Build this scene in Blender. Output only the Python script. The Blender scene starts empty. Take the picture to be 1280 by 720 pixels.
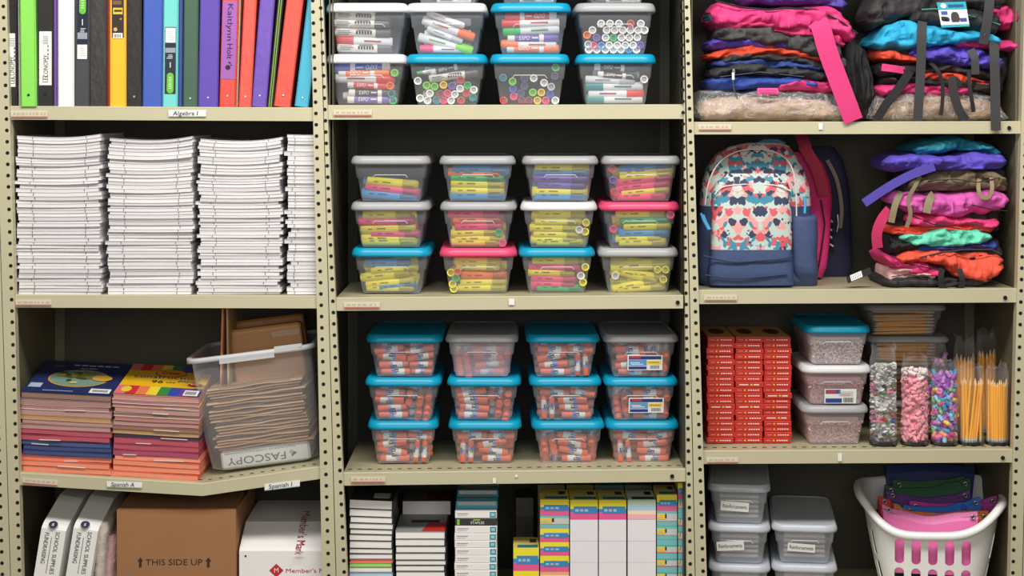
import bpy, bmesh, math, random
from mathutils import Vector, Matrix
R = random.Random(7)
rad = math.radians
scene = bpy.context.scene
COL = scene.collection
# ---- camera geometry: photo pixels (1280x720) onto depth planes of the place
D, Y0, S, ZC = 4.8, 140.0, 0.0022, 1.5
def sc(Y=0): return S*(D+Y)/D
def X(px, Y=0): return (px-640)*sc(Y)
def Z(py, Y=0): return ZC+(Y0-py)*sc(Y)
def P(px, py, Y=0): return Vector((X(px, Y), Y, Z(py, Y)))

# ---- materials
def lin(c): 
    c = c/255.0
    return c/12.92 if c <= .04045 else ((c+.055)/1.055)**2.4
def L(rgb): return (lin(rgb[0]), lin(rgb[1]), lin(rgb[2]), 1)
_M = {}
def M(rgb, rough=.5, var=.08, scale=40, metal=0, bump=0, coat=0):
    k = (rgb, rough, var, scale, metal, bump, coat)
    if k in _M: return _M[k]
    m = bpy.data.materials.new('surface_%d' % len(_M)); m.use_nodes = True
    nt = m.node_tree; b = nt.nodes['Principled BSDF']
    b.inputs['Roughness'].default_value = rough; b.inputs['Metallic'].default_value = metal
    b.inputs['Coat Weight'].default_value = coat
    tc = nt.nodes.new('ShaderNodeTexCoord'); no = nt.nodes.new('ShaderNodeTexNoise')
    no.inputs['Scale'].default_value = scale; no.inputs['Detail'].default_value = 3
    nt.links.new(tc.outputs['Object'], no.inputs['Vector'])
    mx = nt.nodes.new('ShaderNodeMix'); mx.data_type = 'RGBA'
    c = L(rgb)
    mx.inputs['A'].default_value = (c[0]*(1-var), c[1]*(1-var), c[2]*(1-var), 1)
    mx.inputs['B'].default_value = tuple(min(1, v*(1+var)) for v in c[:3])+(1,)
    nt.links.new(no.outputs['Fac'], mx.inputs['Factor'])
    nt.links.new(mx.outputs['Result'], b.inputs['Base Color'])
    if bump:
        bp = nt.nodes.new('ShaderNodeBump'); bp.inputs['Strength'].default_value = bump; bp.inputs['Distance'].default_value = .01
        nt.links.new(no.outputs['Fac'], bp.inputs['Height']); nt.links.new(bp.outputs['Normal'], b.inputs['Normal'])
    _M[k] = m
    return m
def clear(rgb=(225, 228, 235), alpha=.14, edge=.55, rough=.12, key=None, wrinkle=0):
    k = ('clear', rgb, alpha, edge, rough, wrinkle)
    if k in _M: return _M[k]
    m = bpy.data.materials.new('clear_%d' % len(_M)); m.use_nodes = True
    nt = m.node_tree; b = nt.nodes['Principled BSDF']; out = nt.nodes['Material Output']
    b.inputs['Base Color'].default_value = L(rgb); b.inputs['Roughness'].default_value = rough
    b.inputs['Specular IOR Level'].default_value = .6
    tr = nt.nodes.new('ShaderNodeBsdfTransparent')
    lw = nt.nodes.new('ShaderNodeLayerWeight'); lw.inputs['Blend'].default_value = .35
    mr = nt.nodes.new('ShaderNodeMapRange')
    mr.inputs['To Min'].default_value = alpha; mr.inputs['To Max'].default_value = edge
    nt.links.new(lw.outputs['Facing'], mr.inputs['Value'])
    ms = nt.nodes.new('ShaderNodeMixShader')
    fac = mr.outputs['Result']
    if wrinkle:
        tc = nt.nodes.new('ShaderNodeTexCoord'); no = nt.nodes.new('ShaderNodeTexNoise')
        no.inputs['Scale'].default_value = wrinkle; no.inputs['Detail'].default_value = 4; no.inputs['Distortion'].default_value = 1.5
        nt.links.new(tc.outputs['Object'], no.inputs['Vector'])
        bp = nt.nodes.new('ShaderNodeBump'); bp.inputs['Strength'].default_value = .9; bp.inputs['Distance'].default_value = .02
        nt.links.new(no.outputs['Fac'], bp.inputs['Height']); nt.links.new(bp.outputs['Normal'], b.inputs['Normal'])
        rp = nt.nodes.new('ShaderNodeMapRange'); rp.inputs['From Min'].default_value = .52; rp.inputs['From Max'].default_value = .7
        rp.inputs['To Min'].default_value = 0; rp.inputs['To Max'].default_value = .5
        nt.links.new(no.outputs['Fac'], rp.inputs['Value'])
        ad = nt.nodes.new('ShaderNodeMath'); ad.operation = 'ADD'; ad.use_clamp = True
        nt.links.new(mr.outputs['Result'], ad.inputs[0]); nt.links.new(rp.outputs['Result'], ad.inputs[1])
        fac = ad.outputs[0]
    nt.links.new(fac, ms.inputs['Fac'])
    nt.links.new(tr.outputs[0], ms.inputs[1]); nt.links.new(b.outputs[0], ms.inputs[2])
    nt.links.new(ms.outputs[0], out.inputs['Surface'])
    _M[k] = m
    return m
def lidmat(rgb):
    """coloured translucent plastic"""
    m = M(rgb, .33, .05, 30).copy(); nt = m.node_tree; b = nt.nodes['Principled BSDF']
    tl = nt.nodes.new('ShaderNodeBsdfTranslucent'); tl.inputs['Color'].default_value = L(rgb)
    ms = nt.nodes.new('ShaderNodeMixShader'); ms.inputs['Fac'].default_value = .22
    nt.links.new(b.outputs[0], ms.inputs[1]); nt.links.new(tl.outputs[0], ms.inputs[2]); nt.links.new(ms.outputs[0], nt.nodes['Material Output'].inputs['Surface'])
    return m
def striped(rgb1, rgb2, per, axis='Z', rough=.7, distort=1.5):
    """edges of many sheets: thin bands across one axis"""
    k = ('st', rgb1, rgb2, per, axis)
    if k in _M: return _M[k]
    m = bpy.data.materials.new('sheets_%d' % len(_M)); m.use_nodes = True
    nt = m.node_tree; b = nt.nodes['Principled BSDF']; b.inputs['Roughness'].default_value = rough
    tc = nt.nodes.new('ShaderNodeTexCoord'); w = nt.nodes.new('ShaderNodeTexWave')
    w.bands_direction = axis; w.inputs['Scale'].default_value = 2*math.pi/per/20.0
    w.inputs['Distortion'].default_value = distort; w.inputs['Detail'].default_value = 3
    nt.links.new(tc.outputs['Object'], w.inputs['Vector'])
    r = nt.nodes.new('ShaderNodeValToRGB')
    r.color_ramp.elements[0].color = L(rgb2); r.color_ramp.elements[1].color = L(rgb1); r.color_ramp.elements[1].position = .55
    nt.links.new(w.outputs['Fac'], r.inputs['Fac']); nt.links.new(r.outputs['Color'], b.inputs['Base Color'])
    _M[k] = m
    return m

# ---- mesh builder
_TXT = {}
def text_data(s, size=1.0):
    if s not in _TXT:
        cu = bpy.data.curves.new('lettering', 'FONT'); cu.body = s; cu.size = 1; cu.align_x = 'CENTER'; cu.align_y = 'CENTER'
        cu.resolution_u = 3
        o = bpy.data.objects.new('lettering', cu); COL.objects.link(o)
        me = o.to_mesh()
        _TXT[s] = ([v.co.copy() for v in me.vertices], [tuple(p.vertices) for p in me.polygons])
        o.to_mesh_clear(); bpy.data.objects.remove(o); bpy.data.curves.remove(cu)
    return _TXT[s]
_CB = None
class MB:
    def __init__(s): s.v = []; s.f = []; s.mi = []; s.sm = []; s.mats = []
    def idx(s, m):
        if m not in s.mats: s.mats.append(m)
        return s.mats.index(m)
    def add(s, vs, fs, m, smooth=False, T=None):
        n = len(s.v); i = s.idx(m)
        s.v += [(T @ Vector(p)) if T else Vector(p) for p in vs]
        for f in fs:
            s.f.append(tuple(n+a for a in f)); s.mi.append(i); s.sm.append(smooth)
        return s
    def box(s, x0, x1, y0, y1, z0, z1, m, bev=0, T=None, sm=False):
        c = Vector(((x0+x1)/2, (y0+y1)/2, (z0+z1)/2)); h = Vector((abs(x1-x0)/2, abs(y1-y0)/2, abs(z1-z0)/2))
        if bev <= 0:
            vs = [c+Vector((h.x*a, h.y*b, h.z*d)) for a in (-1, 1) for b in (-1, 1) for d in (-1, 1)]
            fs = [(0, 1, 3, 2), (4, 6, 7, 5), (0, 4, 5, 1), (2, 3, 7, 6), (0, 2, 6, 4), (1, 5, 7, 3)]
            return s.add(vs, fs, m, False, T)
        bev = min(bev, min(h)*.95)
        vs = []; ix = {}
        for a in (-1, 1):
            for b in (-1, 1):
                for d in (-1, 1):
                    for k in range(3):
                        q = Vector((a*(h.x-bev), b*(h.y-bev), d*(h.z-bev)))
                        q[k] = (a, b, d)[k]*h[k]
                        ix[a, b, d, k] = len(vs); vs.append(c+q)
        fs = []
        for a in (-1, 1):
            fs.append([ix[a, p, q, 0] for p, q in ((-1, -1), (1, -1), (1, 1), (-1, 1))])
            fs.append([ix[p, a, q, 1] for p, q in ((-1, -1), (1, -1), (1, 1), (-1, 1))])
            fs.append([ix[p, q, a, 2] for p, q in ((-1, -1), (1, -1), (1, 1), (-1, 1))])
            for b in (-1, 1):
                fs.append([ix[a, b, -1, 0], ix[a, b, 1, 0], ix[a, b, 1, 1], ix[a, b, -1, 1]])
                fs.append([ix[a, -1, b, 0], ix[a, 1, b, 0], ix[a, 1, b, 2], ix[a, -1, b, 2]])
                fs.append([ix[-1, a, b, 1], ix[1, a, b, 1], ix[1, a, b, 2], ix[-1, a, b, 2]])
                for d in (-1, 1): fs.append([ix[a, b, d, k] for k in range(3)])
        return s.add(vs, fs, m, sm, T)
    def hexa(s, q, m):
        """8 corners: bottom 4 then top 4, each counter-clockwise"""
        return s.add(q, [(3, 2, 1, 0), (4, 5, 6, 7), (0, 1, 5, 4), (1, 2, 6, 5), (2, 3, 7, 6), (3, 0, 4, 7)], m)
    def quad(s, a, b, c, d, m): return s.add([a, b, c, d], [(0, 1, 2, 3)], m)
    def loft(s, rings, m, cap0=True, cap1=True, smooth=True, closed=True):
        n = len(rings[0]); vs = [p for r in rings for p in r]; fs = []
        for i in range(len(rings)-1):
            for j in range(n if closed else n-1):
                k = (j+1) % n
                fs.append((i*n+j, i*n+k, (i+1)*n+k, (i+1)*n+j))
        s.add(vs, fs, m, smooth)
        if cap0: s.add(rings[0][::-1], [tuple(range(n))], m)
        if cap1: s.add(rings[-1], [tuple(range(n))], m)
        return s
    def cyl(s, a, b, r0, m, r1=None, n=12, caps=True, prof=None):
        a = Vector(a); b = Vector(b); d = (b-a); ln = d.length; d.normalize()
        u = d.orthogonal().normalized(); w = d.cross(u)
        pr = prof or [(0, r0), (1, r0 if r1 is None else r1)]
        rings = [[a+d*ln*t+(u*math.cos(6.28318*j/n)+w*math.sin(6.28318*j/n))*r for j in range(n)] for t, r in pr]
        return s.loft(rings, m, caps, caps)
    def tube(s, path, r, m, n=6, closed=False):
        path = [Vector(p) for p in path]; rings = []; u = None
        for i, p in enumerate(path):
            a = path[i-1] if i > 0 else (path[-1] if closed else p); b = path[(i+1) % len(path)] if (i < len(path)-1 or closed) else p
            d = (b-a).normalized()
            u = d.orthogonal().normalized() if u is None else (u-d*u.dot(d)).normalized()
            w = d.cross(u); rr = r[i] if isinstance(r, (list, tuple)) else r
            rings.append([p+(u*math.cos(6.28318*j/n)+w*math.sin(6.28318*j/n))*rr for j in range(n)])
        if closed: rings.append(rings[0])
        return s.loft(rings, m, not closed, not closed)
    def strip(s, path, wv, th, m, smooth=True):
        """flat strap along path; wv = width vector (or list); th = thickness"""
        path = [Vector(p) for p in path]; rings = []
        for i, p in enumerate(path):
            a = path[max(0, i-1)]; b = path[min(len(path)-1, i+1)]
            w = Vector(wv[i] if isinstance(wv, list) else wv)/2
            nn = (b-a).cross(w).normalized()*th/2
            rings.append([p-w-nn, p+w-nn, p+w+nn, p-w+nn])
        return s.loft(rings, m, True, True, False)
    def disc(s, c, nrm, r, m, n=10, ry=None):
        c = Vector(c); d = Vector(nrm).normalized()
        u = Vector((1, 0, 0)) if abs(d.x) < .9 else Vector((0, 1, 0))
        u = (u-d*u.dot(d)).normalized(); w = d.cross(u); ry = ry or r
        return s.add([c+u*math.cos(6.28318*j/n)*r+w*math.sin(6.28318*j/n)*ry for j in range(n)], [tuple(range(n))], m)
    def text(s, t, c, size, m, ux=(1, 0, 0), uy=(0, 0, 1), width=None, shear=0):
        vs, fs = text_data(t)
        ux = Vector(ux).normalized(); uy = Vector(uy).normalized(); k = 1
        if width:
            w = max(p.x for p in vs)-min(p.x for p in vs); k = width/(w*size)
        c = Vector(c)
        return s.add([c+ux*(p.x*size*k+p.y*shear*size)+uy*p.y*size for p in vs], fs, m)
    def mesh(s, name, org=(0, 0, 0)):
        me = bpy.data.meshes.new(name); o = Vector(org)
        me.from_pydata([tuple(p-o) for p in s.v], [], s.f)
        for m in s.mats: me.materials.append(m)
        me.polygons.foreach_set('material_index', s.mi); me.polygons.foreach_set('use_smooth', s.sm)
        bm = bmesh.new(); bm.from_mesh(me); bmesh.ops.recalc_face_normals(bm, faces=bm.faces); bm.to_mesh(me); bm.free()
        me.update()
        return me
    def build(s, name, par=None, org=None, local=False):
        if org is None: org = (0, 0, 0) if local else ORG.get(par.name if par else None, (0, 0, 0))
        return ob(name, s.mesh(name, org), par)
ORG = {}
def ob(name, me, par=None, loc=None):
    o = bpy.data.objects.new(name, me); COL.objects.link(o)
    if par is not None:
        o.parent = par
        if par.name in ORG: ORG[o.name] = ORG[par.name]
    if loc is not None: o.location = loc
    return o
def tag(o, label, cat, group=None):
    o['label'] = label; o['category'] = cat
    if group: o['group'] = group
    return o
def thing(name, label, cat, loc=(0, 0, 0), group=None, rot=(0, 0, 0)):
    o = bpy.data.objects.new(name, None); COL.objects.link(o); o.empty_display_size = .05
    o.location = loc; o.rotation_euler = rot; ORG[o.name] = Vector(loc)
    return tag(o, label, cat, group)
def solo(mb, name, label, cat, org, group=None):
    """a thing that is one mesh, built in place, with its origin at its base"""
    o = mb.build(name, None, org=org); o.location = org
    return tag(o, label, cat, group)
def rrect(cx, cy, hx, hy, r, z, n=4):
    out = []
    for qx, qy, a0 in ((1, 1, 0), (-1, 1, 90), (-1, -1, 180), (1, -1, 270)):
        for i in range(n+1):
            a = rad(a0+90*i/n)
            out.append(Vector((cx+qx*(hx-r)+r*math.cos(a), cy+qy*(hy-r)+r*math.sin(a), z)))
    return out
ORD = 'first second third fourth fifth sixth seventh eighth ninth tenth eleventh twelfth thirteenth fourteenth fifteenth sixteenth seventeenth eighteenth nineteenth twentieth'.split()
TENS = {2: 'twenty', 3: 'thirty', 4: 'forty', 5: 'fifty', 6: 'sixty', 7: 'seventy', 8: 'eighty', 9: 'ninety'}
def nth(i):
    """0-based to an ordinal word"""
    if i+1 >= 100: return 'hundredth' if i+1 == 100 else 'hundred-'+nth(i-100)
    if i < 20: return ORD[i]
    t, u = divmod(i+1, 10)
    return (TENS[t][:-1]+'ieth') if u == 0 else TENS[t]+'-'+ORD[u-1]
# common colours
WHITE = M((236, 234, 232), .5, .03); INK = M((25, 25, 30), .6, .05); BLACK = M((14, 14, 15), .6, .1)
BEIGE = M((194, 188, 158), .42, .05, 6); RED = M((200, 45, 40), .5); TAGW = M((226, 220, 205), .6, .05)
HOLE = M((10, 10, 8), .9, 0); NAVY = M((28, 34, 62), .5); STEEL = M((190, 190, 195), .28, .05, 40, .9)
# ---------------- the place: floor, rear wall
mb = MB(); FL = M((120, 112, 98), .35, .12, 3)
mb.quad((-4, -7, 0), (4, -7, 0), (4, .6, 0), (-4, .6, 0), FL)
o = mb.build('floor'); o['kind'] = 'structure'
mb = MB(); mb.quad((-4, .6, 0), (4, .6, 0), (4, .6, 2.9), (-4, .6, 2.9), M((150, 146, 130), .8, .04, 3))
o = mb.build('wall_back'); o['kind'] = 'structure'
# ---------------- shelving
DEP = .46
YB = 766           # pixel row of the lowest shelf
YT = -105          # and of the highest shelf
PANEL = M((62, 59, 46), .6, .1, 4)  # beige steel with the shade at the back put into its colour
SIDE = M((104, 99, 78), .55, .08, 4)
SHELFTOP = M((178, 171, 140), .45, .06, 5)
def post(bay, l0, l1, r0, r1, h0, h1, yf=-.008, phase=0):
    """upright with punched holes; x of left/right edge and hole line at rows 0 and 720"""
    mb = MB()
    def xx(a, b, y): return X(a+(b-a)*y/720.0, yf)
    l0 += .55; l1 += .55; r0 -= .45; r1 -= .45
    t, b = -125, 815
    q = []
    for y in (b, t):
        z = Z(y, yf); xl, xr = xx(l0, l1, y), xx(r0, r1, y)
        q += [(xl, yf, z), (xr, yf, z), (xr, yf+.03, z), (xl, yf+.03, z)]
    mb.hexa(q, BEIGE)
    y = t+6+phase
    while y < b:
        mb.disc((xx(h0, h1, y), yf-.0006, Z(y, yf)), (0, -1, 0), .0052, HOLE, 10)
        y += 14.1
    return mb.build('post', bay)
def shelf(bay, xl, xr, yl, yr, h, tags=(), mid=None, slots=False, rivets=()):
    """xl,xr ends; yl,yr lip top at the ends; h lip height px; mid=(x,y) a sag point"""
    pts = [(xl, yl)]+([mid] if mid else [])+[(xr, yr)]
    mb = MB()
    for (a, ya), (b, yb) in zip(pts, pts[1:]):
        A, Bq = (X(a), Z(ya)), (X(b), Z(yb)); hh = h*S
        # tray with a front lip
        mb.hexa([(A[0], 0, A[1]-hh), (Bq[0], 0, Bq[1]-hh), (Bq[0], .018, Bq[1]-hh), (A[0], .018, A[1]-hh),
                 (A[0], 0, A[1]), (Bq[0], 0, Bq[1]), (Bq[0], .018, Bq[1]), (A[0], .018, A[1])], BEIGE)
        mb.hexa([(A[0], .018, A[1]-.012), (Bq[0], .018, Bq[1]-.012), (Bq[0], DEP, Bq[1]-.012), (A[0], DEP, A[1]-.012),
                 (A[0], .018, A[1]), (Bq[0], .018, Bq[1]), (Bq[0], DEP, Bq[1]), (A[0], DEP, A[1])], SHELFTOP)
        # thin rounded bead along the upper front edge
        mb.cyl((A[0], .003, A[1]-.002), (Bq[0], .003, Bq[1]-.002), .0035, BEIGE, n=8)
        if slots:
            n = int((b-a)/12.5)
            for i in range(n):
                t = (i+.5)/n; x = A[0]+(Bq[0]-A[0])*t; z = A[1]+(Bq[1]-A[1])*t+.0006
                mb.quad((x-.006, .045, z), (x+.006, .045, z), (x+.006, .053, z), (x-.006, .053, z), HOLE)
    for rx, ry in rivets: mb.disc((X(rx), -.0045, Z(ry)), (0, -1, 0), .006, HOLE, 10)
    o = mb.build('shelf', bay)
    for tg in tags: edge_tag(o, *tg)
    return o
def edge_tag(sh, x0, x1, y0, y1, txt=None, slope=0, kind='red'):
    mb = MB(); yf = -.0045
    def q(px, py): return Vector((X(px), yf, Z(py+slope*(px-x0))))
    def plate(a, b, c, d, m, dy=0):
        mb.add([q(a, d)+Vector((0, dy, 0)), q(b, d)+Vector((0, dy, 0)), q(b, c)+Vector((0, dy, 0)), q(a, c)+Vector((0, dy, 0))], [(0, 1, 2, 3)], m)
    if kind == 'red':
        plate(x0, x1, y0, y1, M((214, 206, 184), .5, .04))
        plate(x0+.5, x1-.5, y1-1.6, y1-.4, M((196, 92, 74), .5), -.0005)
        x = x0+3
        while x < x1-4:
            w = R.uniform(2, 6); plate(x, min(x+w, x1-2), y0+2.5, y1-3.2, M((190, 180, 158), .6), -.0005); x += w+R.uniform(1, 3)
    elif kind == 'chip':
        plate(x0, x1, y0, y1, WHITE)
    else:
        plate(x0, x1, y0, y1, WHITE); plate(x0, x1, y1-1, y1, M((150, 190, 170), .5), -.0003)
        c = q((x0+x1)/2-2, (y0+y1)/2); d = (q(x1, y0)-q(x0, y0)).normalized()
        mb.text(txt, c+Vector((0, -.0012, 0)), .0165, INK, d, (-d.z, 0, d.x), width=(x1-x0)*.66*S, shear=.15)
    return mb.build('shelf_tag', sh)
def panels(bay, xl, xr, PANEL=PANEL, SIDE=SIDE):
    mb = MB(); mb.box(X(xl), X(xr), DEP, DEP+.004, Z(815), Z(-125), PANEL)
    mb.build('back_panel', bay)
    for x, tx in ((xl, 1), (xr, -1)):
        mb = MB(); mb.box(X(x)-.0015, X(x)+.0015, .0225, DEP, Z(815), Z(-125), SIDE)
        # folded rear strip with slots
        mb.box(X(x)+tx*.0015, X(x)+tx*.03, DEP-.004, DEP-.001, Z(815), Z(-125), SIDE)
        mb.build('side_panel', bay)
def bay(name, label, px): return thing(name, label, 'shelving', (X(px), 0, 0), 'steel shelving bays')
LB = bay('shelving_bay', 'beige steel shelving bay holding binders, paper stacks and construction paper', 205)
MBY = bay('shelving_bay', 'beige steel shelving bay holding columns of clear lidded marker and glue boxes', 640)
RB = bay('shelving_bay', 'beige steel shelving bay holding backpacks, pencil boxes and a white basket', 1072)
# posts
post(LB, -9, 13, 9, 27.5, 4, 24.5, phase=0); post(LB, -30, -2, -9, 13, -16, 3, phase=5)
post(LB, 388, 402, 400.5, 420, 391, 411, phase=7)
post(MBY, 400.5, 420, 404, 434.5, 400.5, 430.5, phase=2)
post(MBY, 853.5, 858, 854, 869, 851.6, 863, phase=6)
post(RB, 854, 869, 863, 884, 858, 879, phase=1)
post(RB, 1280, 1262, 1296, 1278, 1287, 1266, phase=3); post(RB, 1296.2, 1278.2, 1312, 1294, 1302, 1284, phase=3)
panels(LB, 14, 411); panels(MBY, 415, 856, M((40, 39, 32), .6, .1, 4), M((72, 70, 56), .55, .08, 4)); panels(RB, 866, 1273)  # middle bay panels toned darker, its deeper shade put into their colour
# shelves
shelf(LB, 13, 407, 133, 135, 16.5, [(14, 60, 138, 147), (211, 258, 137.5, 146, 'Algebra I', 0, 'txt')])
shelf(LB, 17, 410, 369, 370, 15.5, [(20, 65, 374, 382)])
shelf(LB, 20, 411, 591, 582, 15, [(29, 73, 596, 604, None, .08), (134, 178, 601, 608.5, 'Spanish A', .03, 'txt'), (331, 375, 604.5, 613, 'Spanish I', -.12, 'txt')], mid=(253, 605), slots=True)
shelf(MBY, 409, 855, 132, 131, 17.5, [(417, 465, 137, 145)])
shelf(MBY, 420, 854, 372.5, 369.5, 16, [(430, 475, 377, 385), (636, 643, 373, 381, None, 0, 'chip')], rivets=[(847, 378)])
shelf(MBY, 429, 857, 591.5, 586.5, 15.5, [(439, 482, 595, 603), (616, 620, 597, 603.5, None, 0, 'chip'), (644, 647, 593, 596, None, 0, 'chip')], slots=True, rivets=[(840, 595)])
shelf(RB, 865, 1276, 153, 152, 15, [(873, 914, 155, 163), (1023, 1028, 154, 162, None, 0, 'chip')], rivets=[(1261, 160)])
shelf(RB, 871, 1271, 363, 361, 17, [(880, 921, 368, 376)], rivets=[(1256, 372)])
shelf(RB, 877, 1267, 564, 562, 16, [(883, 923, 571, 578.5), (1047, 1052, 566, 576, None, 0, 'chip')], slots=True, rivets=[(1253, 572)])
for b, xl, xr in ((LB, 22, 413), (MBY, 434, 858), (RB, 884, 1262)): shelf(b, xl, xr, YB, YB, 16)
for b, xl, xr in ((LB, 8, 400), (MBY, 404, 853), (RB, 863, 1281)): shelf(b, xl, xr, YT, YT, 16)
ZL1, ZL2, ZM1, ZM2, ZM3, ZR1, ZR2, ZR3, ZBOT = Z(134), Z(369.5), Z(131.5), Z(371), Z(589), Z(152.5), Z(362), Z(563), Z(YB)
# ================= LEFT BAY, top shelf: binders
BH = .335
def binder(xb0, xb1, xt0, xt1, rgb, label, Y=.012, side=None, ybot=133, rivet=None, rvm=None, dep=.27, wr=0, deco=None, yt=0):
    """xb*: spine edges at its foot, xt*: at photo row yt"""
    w = (xb1-xb0)*sc(Y); xc = (xb0+xb1)/2.0; tilt = math.atan2(((xt0+xt1)/2.0-xc), (ybot-yt))
    t = thing('ring_binder', label, 'binder', (X(xc, Y), Y, ZL1+.0005), 'ring binders on the top shelf', (0, tilt, 0))
    m = M(rgb, .38, .06, 25, 0, wr, 0)
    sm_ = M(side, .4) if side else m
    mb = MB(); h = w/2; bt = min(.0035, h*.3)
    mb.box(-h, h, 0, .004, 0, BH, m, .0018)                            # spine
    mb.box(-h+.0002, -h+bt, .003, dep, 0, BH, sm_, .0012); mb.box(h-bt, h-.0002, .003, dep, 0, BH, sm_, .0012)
    for s in (-1, 1):                                                  # hinge grooves
        mb.box(s*(h-.0028)-.0005, s*(h-.0028)+.0005, -.0006, .001, 0, BH, M(tuple(int(c*.72) for c in rgb), .5))
    mb.build('cover', t, local=True)
    if w > .03:
        mb = MB(); mb.box(-h+bt+.002, h-bt-.002, .03, dep-.012, .008, BH-.012, WHITE); mb.build('pages', t, local=True)
    if rivet:
        zr = (ybot-rivet)*sc(Y); mb = MB()
        mb.cyl((0, .0005, zr), (0, -.0022, zr), .0042, rvm or STEEL, r1=.0026, n=12); mb.build('rivet', t, local=True)
    if deco: deco(t, w, lambda y: (ybot-y)*sc(Y))
    return t
GREENP = M((104, 190, 60), .5); 
def economy(x0, x1, y0, y1, xc):
    def f(t, w, zz):
        mb = MB(); a, b = (x0-xc)*S, (x1-xc)*S; c = (a+b)/2
        mb.box(a, b, -.0018, 0, zz(y1), zz(y0), WHITE, .0015)
        mb.text('ECONOMY', (c+.002, -.0023, zz((y0+2*y1)/3.0)), .018, INK, (0, 0, 1), (-1, 0, 0), width=(y1-y0)*.46*S)
        for k in range(5): mb.box(c-.006, c+.008, -.0022, -.0015, zz(y0+7+k*2.2), zz(y0+6+k*2.2), M((150, 150, 150)))
        for k in range(4): mb.box(c+.006, c+.009, -.0022, -.0015, zz(y0+20+k*5), zz(y0+17+k*5), M((90, 90, 95)))
        mb.box(c-.007, c+.007, -.0022, -.0015, zz(y1-4), zz(y1-4.7), INK); mb.box(c-.007, c+.007, -.0022, -.0015, zz(y1-11), zz(y1-11.6), INK)
        mb.box(c-.007, c-.006, -.0022, -.0015, zz(y1-4), zz(y1-11), INK); mb.box(c+.006, c+.007, -.0022, -.0015, zz(y1-4), zz(y1-11), INK)
        mb.text('1', (c, -.0024, zz(y1-7.5)), .013, INK, (0, 0, 1), (-1, 0, 0))
        mb.build('spine_label', t, local=True)
    return f
def insert(y0, y1, parts, base=(24, 32, 56)):
    """printed card behind the spine's clear pocket"""
    def f(t, w, zz):
        mb = MB(); h = w*.36
        mb.box(-h, h, -.0012, 0, zz(y1), zz(y0), M(base, .35))
        for k, a, b, arg in parts:
            if k == 'pill':
                zc = (zz(a)+zz(b))/2; hz = abs(zz(a)-zz(b))/2; r = h*.62
                pts = [Vector((r*math.cos(rad(q)), -.0018, zc+(hz-r)*(1 if q < 180 else -1)+r*math.sin(rad(q)))) for q in list(range(0, 181, 20))+list(range(180, 361, 20))]
                mb.add(pts, [tuple(range(len(pts)))], GREENP)
                [mb.box(-r*.4, r*.4, -.0024, -.0017, zc+hz*q-.0012, zc+hz*q+.0012, M((216, 240, 196))) for q in (-.5, -.3, -.1, .1, .3, .5)]
            elif k == 'rect': mb.box(-h*.92, h*.92, -.0017, -.001, zz(b), zz(a), arg)
            elif k == 'txt': mb.text(arg[0], (0, -.0024, (zz(a)+zz(b))/2), abs(zz(a)-zz(b)), arg[1], (arg[2], 0, 0), (0, 0, arg[2]))
            elif k == 'ink':
                for i in range(arg): 
                    z = zz(a)+(zz(b)-zz(a))*(i+.5)/arg
                    mb.box(-h*R.uniform(.3, .8), h*R.uniform(.3, .8), -.002, -.0015, z-.0011, z+.0011, M((190, 195, 205)))
        mb.build('spine_label', t, local=True)
    return f
BAR = [('rect', 55, 73, WHITE)]
binder(9, 22.5, 8, 22, (34, 32, 33), 'black binder with a white spine sticker, first at the left post', deco=economy(11, 19.5, 41, 108, 15.7))
binder(22.6, 25.6, 21, 23.2, (232, 230, 226), 'thin white binder squeezed beside the bright green one', Y=.02)
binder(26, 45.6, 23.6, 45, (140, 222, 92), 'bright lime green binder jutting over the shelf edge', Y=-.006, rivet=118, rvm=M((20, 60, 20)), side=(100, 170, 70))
binder(46, 66.6, 46, 66.6, (40, 38, 39), 'black binder with a white spine sticker, beside the lime green binder', rivet=117, rvm=M((20, 20, 20)), deco=economy(49, 64.7, 38.5, 106, 56.3))
binder(67, 72, 66.5, 71.4, (122, 84, 172), 'thin lilac binder beside the white binder', Y=.02)
binder(72.3, 92.6, 72.3, 92.4, (240, 240, 240), 'white binder with a blank spine')
binder(93, 111.6, 95, 112, (66, 68, 74), 'charcoal binder with a navy spine card under clear plastic',
       deco=insert(-14, 73.5, [('pill', -14, 17, ('PINCH-LOCK', 1)), ('txt', 22, 33, ('1', WHITE, 1)), ('ink', 34, 40, 3), ('rect', 40, 48, M((150, 155, 170))), ('rect', 55, 73, WHITE), ('ink', 58, 70, 4)]))
binder(112, 133.4, 112.6, 133.8, (58, 53, 52), 'dark grey binder with a wrinkled blank spine', wr=.35)
binder(134, 136.8, 134, 136.6, (196, 78, 42), 'very thin orange red binder beside the yellow one', Y=.02)
def ydeco(t, w, zz):
    mb = MB(); h = w*.36
    mb.box(-h, h, -.0012, 0, zz(46), zz(-14), M((46, 38, 34), .35))
    mb.box(-h*.8, h*.8, -.0018, -.001, zz(17), zz(9), M((240, 190, 40))); mb.box(-h*.6, h*.7, -.0022, -.001, zz(14), zz(11.5), INK)
    mb.box(-h*.8, h*.6, -.0018, -.001, zz(5), zz(0), M((120, 90, 50))); mb.disc((h*.5, -.0019, zz(23)), (0, -1, 0), .003, M((200, 120, 90)))
    mb.disc((-h*.4, -.0019, zz(36)), (0, -1, 0), .0055, M((225, 160, 120)))
    mb.box(-h*.8, h*.8, -.0019, -.001, zz(47), zz(40.5), WHITE)
    for k in range(6): mb.box(-h*.6+k*h*.2, -h*.6+k*h*.2+h*.09, -.0023, -.001, zz(46), zz(42), INK)
    mb.build('spine_label', t, local=True)
binder(137, 157.8, 136.8, 158, (248, 188, 40), 'yellow binder with a dark printed card at the top of its spine', deco=ydeco)
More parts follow.
